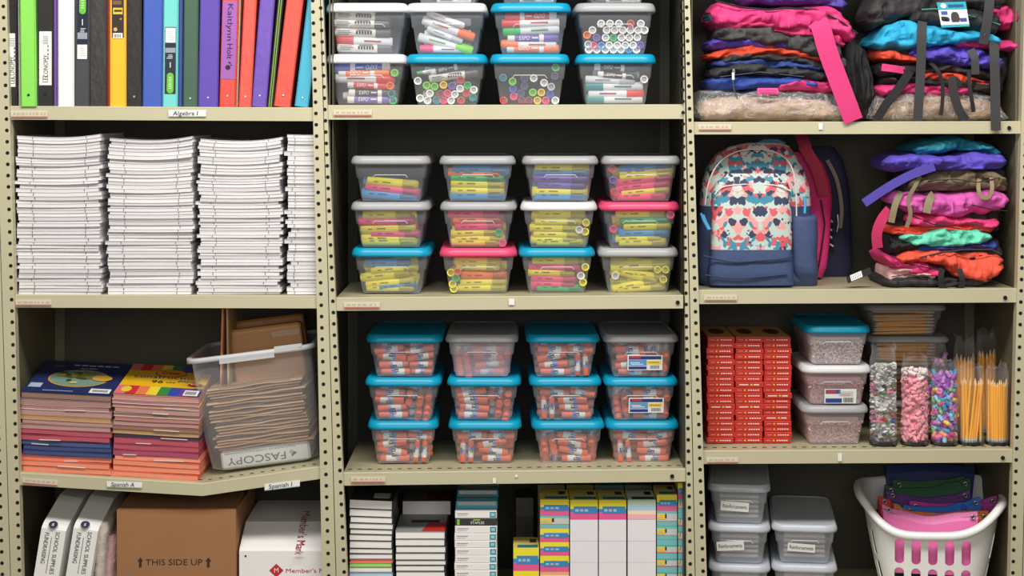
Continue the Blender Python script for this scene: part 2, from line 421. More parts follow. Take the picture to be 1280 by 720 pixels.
binder(158.3, 177.4, 158.3, 177, (38, 36, 36), 'black binder with one steel rivet, between yellow and blue binders', rivet=120, wr=.2)
binder(178, 202.4, 179.5, 203.4, (62, 92, 184), 'royal blue binder with a plain wide spine', wr=.08)
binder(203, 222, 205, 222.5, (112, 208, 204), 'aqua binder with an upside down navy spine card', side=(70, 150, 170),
       deco=insert(33, 116.5, [('rect', 34, 52.5, WHITE), ('ink', 37, 50, 5), ('rect', 59, 65, M((150, 155, 170))), ('ink', 67, 73, 3), ('txt', 75, 85, ('1', WHITE, -1)), ('pill', 90, 116, ('PINCH-LOCK', 1))]))
binder(222.4, 228, 224, 228.4, (58, 74, 150), 'thin dark blue binder between the aqua and forest green ones', Y=.02)
binder(228.5, 247, 229.6, 248.4, (62, 96, 78), 'forest green binder with a steel rivet', rivet=122)
binder(247.5, 272.5, 249.6, 275, (92, 68, 172), 'wide violet binder standing upright with a steel rivet', rivet=121)
def kdeco(t, w, zz):
    mb = MB(); h = w*.44; pl = M((158, 92, 178), .4)
    mb.box(-h, h, -.0012, 0, zz(98), zz(1), pl)
    mb.text('Kaitlynn', (.001, -.002, zz(27)), .021, INK, (0, 0, -1), (1, 0, 0), width=46*S)
    mb.text('Holt', (.002, -.002, zz(63)), .021, INK, (0, 0, -1), (1, 0, 0), width=19*S)
    mb.disc((-.001, -.002, zz(83.5)), (0, -1, 0), .007, INK, 12)
    for dx, y in ((.005, 78), (.008, 80.5), (.002, 77)): mb.disc((dx, -.002, zz(y)), (0, -1, 0), .0022, INK)
    mb.build('spine_label', t, local=True)
binder(274, 294, 278, 297.5, (226, 76, 62), 'red orange binder with a purple card bearing a handwritten name', rivet=119, deco=kdeco)
binder(294.6, 297, 298.2, 300.6, (206, 178, 160), 'very thin tan binder beside the red orange one', Y=.016)
binder(298, 313.8, 303, 322.5, (236, 88, 74), 'coral red binder leaning on the leaning purple binder', rivet=120, wr=.25)
binder(314.3, 333, 324.5, 343.5, (108, 78, 178), 'purple binder with a wrinkled spine, leaning to one side', rivet=118.5, wr=.25)
def edges(t, w, zz):
    mb = MB()
    for a in (-.22, .1): mb.box(w*a, w*(a+.12), -.0008, 0, 0, BH, M((140, 180, 60)))
    mb.build('piping', t, local=True)
binder(333.6, 341.4, 345, 356.4, (30, 30, 32), 'thin black binder with two yellow green edge lines, leaning', deco=edges)
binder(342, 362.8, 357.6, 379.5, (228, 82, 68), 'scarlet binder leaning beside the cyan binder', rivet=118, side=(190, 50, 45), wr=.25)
binder(368, 385.5, 384.5, 402, (64, 172, 204), 'cyan binder leaning against the post, last of the row', rivet=121)

# ================= LEFT BAY, second shelf: stacks of white booklets
SHEET = [striped((232, 230, 232), (190, 188, 190), .0016), striped((222, 220, 224), (180, 178, 182), .0013), striped((236, 234, 235), (208, 206, 208), .002)]
COVERW = [M((226, 224, 228), .5, .03), M((212, 210, 216), .5, .03), M((196, 192, 194), .5, .03)]
def booklet(w, d, th, bend, k):
    """soft-cover booklet: folded cover, page block; ends rise with bend"""
    mb = MB(); n = 8; xs = [-w/2+w*i/n for i in range(n+1)]
    def zz(x): return bend*((x/(w/2))**2)*(1.35 if x > 0 else .7)
    def slab(z0, z1, y0, y1, m, ins=0):
        rings = [[Vector((x*(1-ins), y0, zz(x)+z0)), Vector((x*(1-ins), y1, zz(x)+z0)), Vector((x*(1-ins), y1, zz(x)+z1)), Vector((x*(1-ins), y0, zz(x)+z1))] for x in xs]
        mb.loft(rings, m, True, True, False)
    c = .0007
    slab(0, c, 0, d, COVERW[k % 3]); slab(th-c, th, 0, d, COVERW[(k+1) % 3]); slab(c, th-c, .0012, d-.001, SHEET[k % 3], .004)
    # two wire staples on the folded edge
    for sx in (-.31, .33):
        x = w*sx; mb.box(x-.0008, x+.0008, -.0004, .0004, zz(x)+th*.2, zz(x)+th*.8, M((120, 120, 125), .3, .05, 40, .8))
    return mb
def paper_stack(px0, px1, ytop, n, where, curve, seed, wob=2.6, Y=.02):
    r = random.Random(seed); z = ZL2+.0006; H = (Z(ytop, Y)-z)
    ths = [r.uniform(.75, 1.25) for _ in range(n)]; tot = sum(ths)*1.0
    for i in range(n):
        f = (i+.5)/n; bend = curve*max(0, f-.25)**1.7 if curve else 0
        th = ths[i]/tot*(H-curve*.5)
        w = (px1-px0)*sc(Y)*r.uniform(.975, 1.0)
        dx = (r.uniform(-wob, wob)+ (r.choice((-4, 4, -3, 0)) if r.random() < .18 else 0))*S
        o = booklet(w, .285, th*.985, bend, i+seed).build('paper_booklet', None, local=True)
        o.location = (X((px0+px1)/2.0, Y)+dx, Y+r.uniform(0, .007), z); o.rotation_euler = (0, 0, rad(r.uniform(-.7, .7)))
        tag(o, 'white stapled booklet, %s from the bottom of %s' % (nth(i), where), 'booklet', 'white booklets in stacks')
        z += th
paper_stack(20.5, 126, 169, 46, 'the stack at the left post', .012, 3)
paper_stack(134.5, 241, 172, 45, 'the second stack from the left post', .014, 5)
paper_stack(247.5, 352, 173, 47, 'the third stack from the left post', .014, 8)
paper_stack(359, 407, 168, 44, 'the narrow stack against the middle post', .003, 11, 1.2)

# ================= LEFT BAY, third shelf: construction paper packs and a clear bin
def zshelf3(px):
    return Z(591+(605-591)*(px-20)/233.0) if px < 253 else Z(605-23*(px-253)/158.0)
def pack(w, d, th, rgb, edge, kind=0, seed=0, lift=0, slope=0):
    r = random.Random(seed); mb = MB(); n = 6; xs = [-w/2+w*i/n for i in range(n+1)]
    a = [r.uniform(-1, 1)*.0012 for _ in range(4)]
    def zz(x): u = x/w; return slope*x + a[0]*math.sin(u*5+a[1]*900)*1.0
    def slab(z0, z1, y0, y1, m, ins=0, rise=lift):
        rings = [[Vector((x*(1-ins), y0, zz(x)+z0)), Vector((x*(1-ins), y1, zz(x)+z0+rise*.999)), Vector((x*(1-ins), y1, zz(x)+z1+rise)), Vector((x*(1-ins), y0, zz(x)+z1))] for x in xs]
        mb.loft(rings, m, True, True, False)
    c = min(.0011, th*.16)
    slab(0, c, 0, d, M(rgb, .5, .06)); slab(th-c, th, 0, d, M(rgb, .5, .06)); slab(c, th-c, .0015, d-.002, striped(edge, tuple(int(v*.8) for v in edge), .0018), .005)
    return mb, zz
def pile(px0, px1, rows, where, seed, Y, slope, ybase, lift_top, top_fn=None, top_label=None):
    r = random.Random(seed); z = zshelf3(px0+3)+.0012 if slope else ZL2
    xm = (px0+px1)/2.0; z = zshelf3(xm)+.001; tot = 0
    lift = 0; n = len(rows)
    for i, (rgb, edge, th, nm) in enumerate(rows):
        last = i == n-1
        w = (px1-px0)*sc(Y)*r.uniform(.965, 1.0); d = .27
        dl = lift_top/float(n)
        mb, zz = pack(w, d, th*sc(Y)*.95, rgb, edge, 0, seed*50+i, lift, slope)
        if r.random() < .45 and not last:   # loose wrapper lip peeking out
            x0 = r.uniform(-.4, .1)*w; x1 = x0+r.uniform(.15, .35)*w
            mb.hexa([(x0, -.003, zz(x0)+.001), (x1, -.003, zz(x1)+.001), (x1, .003, zz(x1)+.001), (x0, .003, zz(x0)+.001),
                     (x0, -.003, zz(x0)+.0024), (x1, -.003, zz(x1)+.002), (x1, .003, zz(x1)+.0024), (x0, .003, zz(x0)+.0024)], M((225, 215, 212), .4))
        loc = Vector((X(xm, Y)+r.uniform(-2, 2)*S, Y+(r.uniform(0, .006)), z))
        if last and top_fn:
            t = thing('construction_paper_pad', top_label, 'paper pad', loc, 'packs of construction paper'); o = mb.build('page_block', t, local=True); top_fn(t, w, d, th*sc(Y), lift, slope)
        else:
            o = mb.build('construction_paper_pack', None, local=True); o.location = loc
            tag(o, '%s construction paper pack, %s from the bottom of %s' % (nm, nth(i), where), 'paper pack', 'packs of construction paper')
        z += th*sc(Y); lift += dl
SAL = (232, 110, 84); SALE = (240, 150, 120); NVY = (44, 58, 108); NVE = (64, 78, 128); MAG = (172, 62, 84); MGE = (186, 88, 104)
MAU = (176, 128, 126); MAE = (190, 150, 146); TAN = (206, 164, 108); TNE = (190, 150, 112); PK = (206, 140, 140); LBR = (150, 118, 100); WPK = (222, 206, 206)
rowsL = [(SAL, SALE, 7.5, 'salmon'), (SAL, SALE, 7, 'salmon'), (SAL, (236, 140, 116), 6.5, 'salmon'), (NVY, NVE, 6.5, 'navy'), (NVY, NVE, 6, 'navy'), (NVY, (80, 92, 138), 6.5, 'navy'),
         (MAG, MGE, 7, 'crimson'), (MAG, MGE, 6.5, 'crimson'), (MAU, MAE, 6, 'mauve'), (LBR, MAE, 5.5, 'brown'), (TAN, TNE, 6, 'tan'), (MAU, MAE, 7, 'mauve'), (WPK, MAU, 6, 'pale pink'), (MAU, (176, 134, 128), 7.5, 'mauve'), (NVY, (150, 118, 100), 8, 'navy')]
def cover_plane(mb, w, d, th, lift, slope):
    def q(u, v, h=.0006):  # u across (0..1), v from the front to the back (0..1)
        x = (u-.5)*w; return Vector((x, v*d, slope*x+th*.95+lift*v+h+.0013))
    def rect(u0, u1, v0, v1, m, h=.0006): mb.quad(q(u0, v0, h), q(u1, v0, h), q(u1, v1, h), q(u0, v1, h), m)
    def oval(uc, vc, ru, rv, m, h, n=28): mb.add([q(uc+ru*math.cos(6.2832*i/n), vc+rv*math.sin(6.2832*i/n), h) for i in range(n)], [tuple(range(n))], m)
    def txt(s, uc, vc, size, m, wd=None, h=.002, up=1): mb.text(s, q(uc, vc, h), size, m, q(1, 0)-q(0, 0), q(0, 1)-q(0, 0), width=wd*w if wd else None)
    return q, rect, oval, txt
def top_navy(t, w, d, th, lift, slope):
    mb = MB(); q, rect, oval, txt = cover_plane(mb, w, d, th, lift, slope)
    rect(0, 1, 0, 1, M((42, 52, 100), .3, .08))
    oval(.52, .46, .345, .27, M((206, 164, 66), .4), .0012); oval(.52, .46, .325, .245, M((122, 152, 138), .4, .2, 30), .0018)
    for i in range(16): oval(.5+R.uniform(-.2, .16), .5+R.uniform(-.13, .13), R.uniform(.03, .07), R.uniform(.03, .06), M(R.choice([(80, 92, 50), (122, 112, 50), (60, 70, 44), (150, 130, 60)]), .5), .0022+i*.00008)
    oval(.5, .3, .05, .03, M((190, 190, 120)), .004)
    oval(.79, .46, .115, .085, M((214, 170, 60), .4), .0042)
    [rect(.36+k*.09, .43+k*.09, .85, .89, M((176, 184, 210)), .0014) for k in range(6)]; [rect(.46+k*.05, .5+k*.05, .765, .785, M((176, 184, 210)), .0014) for k in range(4)]
    rect(.74, .97, .04, .17, WHITE, .001); rect(.03, .17, .14, .27, M((176, 190, 216)), .001)
    for k in range(11): rect(.77+k*.016, .779+k*.016, .07, .13, INK, .0016)
    rect(.22, .56, .05, .065, M((170, 178, 205)), .0012); oval(.2, .82, .07, .035, M((120, 70, 80)), .001)
    mb.build('cover', t, local=True)
def top_yellow(t, w, d, th, lift, slope):
    mb = MB(); q, rect, oval, txt = cover_plane(mb, w, d, th, lift, slope)
    YL = M((238, 190, 34), .3, .05); rect(0, 1, 0, 1, YL)
    cols = [(226, 120, 130), (208, 54, 62), (238, 130, 84), (242, 216, 60), (60, 140, 74), (56, 78, 168), (112, 70, 152), (70, 60, 110)]
    for k, c in enumerate(cols):
        rect(k/8., (k+1)/8., 0, .27, M(c, .35), .001); rect(k/8., (k+1)/8., .78, 1, M(cols[(k+0) % 8] if k < 6 else (92, 62, 120), .35), .001)
    oval(.52, .72, .19, .13, M((70, 120, 60)), .0014); oval(.52, .72, .175, .115, M((240, 150, 40)), .0018); txt('Crayola', .52, .72, .028, M((40, 60, 40)), .22, .0026)
    txt('construction', .5, .575, .036, M((90, 44, 120)), .78, .0022); txt('paper', .78, .48, .03, M((60, 74, 150)), .24, .0024); txt('96', .42, .42, .034, INK, .14, .0022); [rect(.52+k*.04, .55+k*.04, .41, .43, INK, .0014) for k in range(3)]
    oval(.88, .37, .09, .055, M((176, 40, 40)), .002); [rect(.83+k*.035, .855+k*.035, .36, .385, WHITE, .0032) for k in range(3)]; oval(.12, .14, .06, .09, M((240, 200, 60)), .002)
    rect(.8, .97, .03, .2, WHITE, .0014)
    for k in range(10): rect(.82+k*.013, .827+k*.013, .06, .16, INK, .002)
    mb.build('cover', t, local=True)
pile(25, 139, rowsL, 'the pile at the left post', 1, .03, -.05, 0, .05, top_navy, 'navy construction paper pad with an oval picture, on the pile at the left post')
rowsR = [(SAL, SALE, 7, 'salmon'), (SAL, SALE, 7, 'salmon'), (SAL, SALE, 7, 'salmon'), (SAL, (240, 160, 140), 6, 'salmon'), (MAG, (170, 80, 110), 7, 'crimson'), (MAG, MGE, 7, 'crimson'), (MAG, MGE, 8, 'crimson'),
         (NVY, (70, 50, 50), 4, 'dark'), (TAN, TNE, 6, 'tan'), (LBR, (160, 110, 100), 5, 'brown'), (MAU, MAE, 6, 'mauve'), (PK, (180, 130, 120), 5, 'rose'), (WPK, LBR, 5, 'pale pink'), (MAU, MAE, 6.5, 'mauve'), ((230, 190, 120), MAU, 5, 'cream'), (WPK, MAU, 5, 'pale pink'), ((235, 150, 150), (200, 150, 140), 6.5, 'yellow')]
pile(140, 249, rowsR, 'the pile beside the clear bin', 2, .035, -.055, 0, .045, top_yellow, 'yellow construction paper pad with rainbow stripes, on the pile beside the bin')
# packs behind, the shade there put into their dark colours
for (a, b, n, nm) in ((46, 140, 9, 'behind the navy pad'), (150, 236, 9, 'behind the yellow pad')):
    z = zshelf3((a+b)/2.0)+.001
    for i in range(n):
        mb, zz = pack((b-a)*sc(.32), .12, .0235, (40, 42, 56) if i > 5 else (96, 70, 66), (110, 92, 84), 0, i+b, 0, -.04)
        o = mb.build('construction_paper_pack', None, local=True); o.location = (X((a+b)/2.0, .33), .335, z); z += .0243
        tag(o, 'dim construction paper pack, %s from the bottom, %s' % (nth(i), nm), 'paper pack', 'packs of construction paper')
# ---- clear bin, tipped with the buckled shelf
BT = rad(-7.2); by = .075
bx = X(330, by); bz = zshelf3(330)+.004
def brot(v): 
    v = Vector(v); return Vector((v.x*math.cos(-BT)-v.z*math.sin(-BT), v.y, v.x*math.sin(-BT)+v.z*math.cos(-BT)))
def bin_thing(name, label, cat, group=None, loc=(0, 0, 0), rot=0):
    p = Vector((bx, by, bz))+brot(loc)
    return thing(name, label, cat, p, group, (0, BT+rot, 0))
t = bin_thing('storage_bin', 'large clear plastic bin tipped on the buckled shelf, full of brown envelopes', 'storage bin')
PLA = clear((228, 232, 236), .16, .6); RIM = clear((226, 230, 234), .55, .85, .3)
mb = MB(); bw, bh, bd = .168, .328, .36
rings = []
for f, z in ((0, 0), (.35, .01), (.75, .11), (1, bh)):
    hx = .142+.028*f; hy = bd/2-.022+.022*f
    rings.append(rrect(0, bd/2, hx, hy, .035, z, 5))
rings[0] = rrect(0, bd/2, .128, bd/2-.034, .03, 0, 5)
mb.loft(rings, PLA, True, False, True); mb.build('bin_body', t, local=True)
mb = MB()
def dip(p, r0): # handle dip at the middle of the front and back rim
    return 1
path = rrect(0, bd/2, .177, bd/2+.007, .042, bh, 6)
mb.loft([[p+Vector((0, 0, 0)) for p in rrect(0, bd/2, .17, bd/2, .036, bh-.002, 6)], rrect(0, bd/2, .182, bd/2+.012, .046, bh, 6), rrect(0, bd/2, .183, bd/2+.013, .047, bh-.014, 6), rrect(0, bd/2, .179, bd/2+.009, .044, bh-.014, 6), rrect(0, bd/2, .179, bd/2+.009, .044, bh-.003, 6)], RIM, False, False, True)
mb.box(-.085, .07, -.0135, -.011, bh-.024, bh-.006, RIM, .001); mb.box(.072, .15, -.0135, -.011, bh-.004, bh+.006, RIM, .001)
mb.build('rim', t, local=True)
# ream with upside-down lettering
t = bin_thing('paper_ream', 'white wrapped paper ream with upside down lettering, at the bottom of the clear bin', 'paper ream', loc=(0, .026, .0035))
mb = MB(); W2 = M((232, 234, 236), .3, .04); mb.box(-.122, .13, 0, .28, 0, .052, W2, .006); mb.build('wrapper', t, local=True)
mb = MB(); GR = M((96, 106, 110), .5)
mb.text('FASCOPY', (-.02, -.0008, .022), .03, GR, (-1, 0, 0), (0, 0, -1), width=.165); mb.text('MULTI-PURPOSE COMMUNICATION PAPER', (-.01, -.0008, .044), .007, GR, (-1, 0, 0), (0, 0, -1), width=.2)
mb.disc((.083, -.0008, .024), (0, -1, 0), .011, GR, 3); mb.disc((.078, -.0009, .028), (0, -1, 0), .007, M((180, 186, 190)), 4)
mb.build('lettering', t, local=True)
# manila envelopes in a pile
z = .058; ET = [(206, 160, 116), (214, 172, 130), (196, 148, 104), (222, 184, 146), (188, 140, 98)]
for i in range(22):
    r = R; th = r.uniform(.0052, .0088); w = r.uniform(.25, .272); dx = r.uniform(-.012, .012)-.002; c = ET[i % 5]
    mb = MB(); n = 8; xs = [-w/2+w*k/n for k in range(n+1)]; ph = r.uniform(0, 6); am = .0016
    def zf(x): return am*math.sin(x*22+ph)+.0012*math.sin(x*51+ph)
    mb.loft([[Vector((x, 0, zf(x)+th*.45)), Vector((x, .26, zf(x))), Vector((x, .26, zf(x)+th)), Vector((x, .012, zf(x)+th)), Vector((x, 0, zf(x)+th*.55))] for x in xs], M(c, .6, .08, 20), True, True, False)
    mb.loft([[Vector((x, .004, zf(x)+th)), Vector((x, .1, zf(x)+th+.0006)), Vector((x, .1, zf(x)+th+.001)), Vector((x, .004, zf(x)+th+.0006))] for x in xs[1:-1]], M(tuple(int(v*.9) for v in c), .6), True, True, False)
    p = Vector((bx, by, bz))+brot((dx+.006, .02+r.uniform(0, .008)-.004, z)); o = mb.build('brown_envelope', None, local=True); o.location = p; o.rotation_euler = (0, BT, rad(r.uniform(-1.5, 1.5)))
    tag(o, 'brown paper envelope, %s from the bottom of the pile in the clear bin' % nth(i), 'envelope', 'envelopes in the clear bin'); z += th+.0012
# tall kraft packets standing at the back
for i, (dz, h, yy, c, lab) in enumerate(((z-.09, .3, .115, (196, 146, 92), 'kraft envelope bundle standing upright at the front in the clear bin'), (.06, .315, .2, (172, 122, 74), 'darker kraft envelope bundle standing behind another in the clear bin'))):
    t = bin_thing('envelope_bundle', lab, 'envelope bundle', None, (.03, yy, 0), 0)
    zz0 = .21 if i == 0 else .225; h += .035; mb = MB(); m = M(c, .5, .1, 12); mb.box(-.1, .105, 0, .045, zz0, h+.045, m, .006); mb.build('envelope_stack', t, local=True)
    mb = MB(); mb.box(-.098, .103, -.0014, 0, h-.02, h+.03, M(tuple(int(v*.93) for v in c), .5), .0005); mb.build('flap', t, local=True)
    if i == 0:
        mb = MB(); mb.box(.02, .1, -.0016, -.0005, h+.012, h+.028, clear((250, 245, 235), .25, .6, .1)); mb.build('clear_tape', t, local=True)
for i, (x, c, hh, yy) in enumerate(((-.128, (222, 146, 98), .395, .05), (-.113, (88, 62, 48), .36, .085), (-.1, (200, 174, 126), .405, .06))):
    p = Vector((bx, by, bz))+brot((x, yy, .06)); mb = MB()
    mb.box(-.0022, .0022, 0, .22, 0, hh, M(c, .6, .08), .0008); mb.box(.0026, .0042, 0, .22, 0, hh-.012, M(tuple(int(v*.85) for v in c), .6), .0006)
    o = mb.build('file_folder', None, local=True); o.location = p; o.rotation_euler = (0, rad((1.5, 0, -1)[i]), 0)
    tag(o, '%s file folder standing upright in the clear bin' % ('orange', 'dark brown', 'tan')[i], 'folder', 'folders upright in the clear bin')

# ================= LEFT BAY, bottom shelf
def fundraiser(px0b, px1b, px0t, px1t, label):
    """white flat carton leaning: front face from row 668 down, top face running back"""
    Y = .03; zt = Z(653, Y); xc = X((px0b+px1b)/2.0-9, Y); w = 31*sc(Y); tilt = math.atan2(15.0, 57.0)*.62
    h = (zt-ZBOT)/math.cos(tilt)
    t = thing('flat_carton', label, 'carton', (xc, Y, ZBOT+.012), 'white fundraising cartons', (0, tilt, 0))
    h -= .02; WC = M((238, 238, 236), .45, .03); mb = MB(); hw = w/2; d = .36; sl = .10
    # body with a sloping shoulder towards the back
    prof = [(0, 0), (d, 0), (d, h+.05), (.16, h+.045), (.016, h), (0, h-.012)]
    mb.loft([[Vector((x, y, z)) for y, z in prof] for x in (-hw, hw)], WC, True, True, False)
    mb.build('carton_body', t, local=True)
    mb = MB(); NB = M((38, 44, 74), .5)
    for zc, nrm, yy in ((h-.004, (0, -.55, .83), .008),): 
        mb.disc((-.004, yy-.0066, zc+.0055), nrm, .0125, NB, 20, .0125); mb.text('s', (-.004, yy-.0075, zc+.0062), .02, WHITE, (1, 0, 0), (0, .83, .55))
    mb.text('SCHOOL SUPPLIES', (.012, -.0008, h-.076), .0165, INK, (0, 0, -1), (1, 0, 0), width=.118); mb.text('FUNDRAISING', (-.017, -.0008, h-.066), .0165, INK, (0, 0, -1), (1, 0, 0), width=.086)
    mb.box(-.003, -.0018, -.0009, -.0003, h-.135, h-.035, INK); mb.disc((0, -.0009, h-.16), (0, -1, 0), .0125, NB, 20); mb.text('s', (0, -.0015, h-.16), .02, WHITE)
    mb.build('lettering', t, local=True)
fundraiser(46, 76, 52, 80, 'white fundraising carton leaning beside the left post')
fundraiser(86, 116, 90, 118, 'white fundraising carton leaning beside the cardboard box')
# crumpled clear sleeves between cartons and box
for i, (x0, x1, c, lb) in enumerate(((119, 131, (196, 188, 178), 'grey crumpled plastic sleeve between white carton and cardboard box'), (131, 143, (206, 170, 172), 'pinkish crumpled plastic sleeve against the cardboard box'))):
    Y = .06+.03*i; mb = MB(); n = 14; xs0, xs1 = X(x0, Y), X(x1, Y); rings = []
    for k in range(n+1):
        f = k/float(n); z = ZBOT+(Z(654+i*16, Y)-ZBOT)*f; j = [R.uniform(-.003, .003) for _ in range(6)]; ww = (xs1-xs0)*(.5 if k < n else .36); cx = (xs0+xs1)/2+.012*(f-.5)
        rings.append([Vector((cx-ww+j[0], Y+j[1], z)), Vector((cx+j[4], Y-.006+j[2], z)), Vector((cx+ww+j[2], Y+j[3], z)), Vector((cx+ww+j[5], Y+.25, z+.02*f)), Vector((cx-ww+j[3], Y+.25, z+.02*f))])
    mb.loft(rings, M(c, .3, .25, 60, 0, .4), True, True, True); solo(mb, 'plastic_sleeve', lb, 'plastic sleeve', (X((x0+x1)/2.0, Y), Y, ZBOT))
# cardboard box
Y = .035; KR = M((158, 112, 74), .7, .07, 8); x0, x1 = X(146, Y), X(295, Y); zt = Z(637, Y)
t = thing('cardboard_box', 'brown cardboard box printed with arrows and this side up', 'cardboard box', ((x0+x1)/2, Y, ZBOT))
mb = MB(); zb = ZBOT+.001; th = .003
mb.box(x0, x1, Y, Y+th, zb, zt, KR, .001); mb.box(x0, x1, Y+.36-th, Y+.36, zb, zt, KR); mb.box(x0, x0+th, Y, Y+.36, zb, zt, KR); mb.box(x1-th, x1, Y, Y+.36, zb, zt, KR); mb.box(x0, x1, Y, Y+.36, zb, zb+.004, KR)
mb.build('box_body', t)
for nm, ya, yb2, z2 in (('flap', .003, .17, .008), ('flap', .357, .19, .012)):
    mb = MB(); mb.hexa([(x0+.002, Y+ya, zt), (x1-.002, Y+ya, zt-.001), (x1-.002, Y+yb2, zt+z2), (x0+.002, Y+yb2, zt+z2), (x0+.002, Y+ya, zt+.003), (x1-.002, Y+ya, zt+.002), (x1-.002, Y+yb2, zt+z2+.003), (x0+.002, Y+yb2, zt+z2+.003)], M((140, 100, 66), .75, .08, 8)); mb.build(nm, t)
mb = MB(); zc = Z(703, Y); INKB = M((52, 40, 34), .7); mb.text('THIS SIDE UP', (X(217.5, Y), Y-.001, zc), .0235, INKB, width=71*sc(Y))
for px in (175.5, 260.5):
    xx = X(px, Y); s_ = sc(Y); z1 = Z(696.5, Y); z0 = Z(709, Y)
    mb.box(xx-1.6*s_, xx+1.6*s_, Y-.0012, Y-.0004, z0, z1-3*s_, INKB); mb.add([(xx-3.6*s_, Y-.001, z1-5*s_), (xx+3.6*s_, Y-.001, z1-5*s_), (xx, Y-.001, z1)], [(0, 1, 2)], INKB)
mb.build('lettering', t)
mb = MB(); mb.box(x0+.02, x1-.03, Y+.3, Y+.355, zt, zt+.018, M((116, 82, 56), .8), .002, None); 
solo(mb, 'cardboard_sheet', 'folded cardboard piece lying on the back of the cardboard box', 'cardboard', ((x0+x1)/2, Y+.3, zt), None).location.z += .016
# white carton
Y = .05; x0, x1 = X(299, Y), X(408, Y); zt = Z(687, Y); WC = M((238, 236, 236), .45, .03)
t = thing('white_carton', 'white carton with red brand lettering beside the cardboard box', 'carton', ((x0+x1)/2, Y, ZBOT))
mb = MB(); prof = [(0, ZBOT+.001), (.37, ZBOT+.001), (.37, zt+.055), (.12, zt+.05), (.012, zt+.004), (0, zt-.004)]
mb.loft([[Vector((x, Y+y, z)) for y, z in prof] for x in (x0, x1)], WC, True, True, False); mb.build('carton_body', t)
mb = MB(); RD = M((190, 36, 44), .5); cx, cz = X(345.5, Y), Z(713, Y); r = 8.5*sc(Y)
mb.add([(cx-r*1.05, Y-.001, cz), (cx, Y-.001, cz-r), (cx+r*1.05, Y-.001, cz), (cx, Y-.001, cz+r)], [(0, 1, 2, 3)], RD)
mb.text('M', (cx, Y-.0016, cz), .0185, WHITE, (1, 0, .1)); mb.build('logo', t); mb = MB(); mb.text("Member's M", (X(381.5, Y), Y-.001, Z(713.5, Y)), .0165, RD, width=48*sc(Y))
mb.build('lettering', t); mb = MB()
# lettering running over the sloping top
d = Vector((0, .108, .046)).normalized()
mb.text("Member's Mark", (X(374, Y), Y+.07, zt+.031), .034, M((150, 30, 36), .5), -d, Vector((1, 0, 0)), width=.2)
mb.build('top_lettering', t); mb = MB(); mb.disc((X(307, Y), Y-.001, Z(695, Y)), (0, -1, 0), .003, INK); mb.build('punched_hole', t)
# ================= MIDDLE BAY: clear lidded boxes
LIDS = {'blue': lidmat((14, 172, 214)), 'grey': lidmat((184, 186, 190)), 'white': lidmat((240, 240, 244)), 'pink': lidmat((242, 84, 132)), 'frost': clear((206, 214, 226), .6, .85, .3)}
BODY = clear((228, 231, 240), .15, .6, .15); BODYF = clear((216, 222, 232), .42, .8, .3); RIDGE = clear((240, 242, 246), .7, .9, .2)
_BX = {}
def box_meshes(w, h, d, lid, body):
    k = (round(w, 4), round(h, 4), d, lid, body.name)
    if k in _BX: return _BX[k]
    cy = d/2; b = MB(); hb = .835*h
    def R_(f, z, r): return rrect(0, cy, w*f, cy-(.5-f)*w, r, z, 4)
    b.loft([R_(.355, .0012, .012), R_(.378, .012*h/.12, .02), R_(.415, hb*.6, .022), R_(.434, hb*.63, .024), R_(.455, hb, .026)], body, True, False, True)
    # moulded handle line on the front
    zr = hb*.7; yy = lambda z: w*(.13-.085*z/hb)-.0012
    pts = [(-.22, zr*.9), (-.19, zr), (.19, zr), (.22, zr*.9)]
    b.tube([(x*w, yy(z), z) for x, z in pts], .0011, RIDGE, 5)
    me1 = b.mesh('box_body')
    l = MB(); m = LIDS[lid]
    l.loft([R_(.462, hb-.002, .03), R_(.492, hb-.003, .034), R_(.5, hb+.0015, .036), R_(.501, hb+.2*(h-hb), .036), R_(.494, hb+.5*(h-hb), .036), R_(.478, hb+.84*(h-hb), .034), R_(.458, h-.0008, .03), R_(.44, h, .028), R_(.43, h-.002, .026)], m, False, True, True)
    me2 = l.mesh('box_lid')
    _BX[k] = (me1, me2); return _BX[k]
def sbox(name, label, cat, group, px0, px1, z, h, lid, Y, d=.33, body=BODY, rot=0, kind=None):
    w = (px1-px0)*sc(Y)
    t = thing(name, label, cat, (X((px0+px1)/2.0, Y), Y, z), group, (0, 0, rad(rot)))
    a, b = box_meshes(w, h, d, lid, body)
    ob('box_body', a, t); ob('lid', b, t)
    t_info = dict(t=t, w=w, h=h, Y=Y, z=z, cx=X((px0+px1)/2.0, Y), hb=.835*h, d=d)
    return t_info
def wall_y(bx, z): return bx['Y']+bx['w']*(.132-.085*min(1, max(0, z-bx['z'])/bx['hb']))
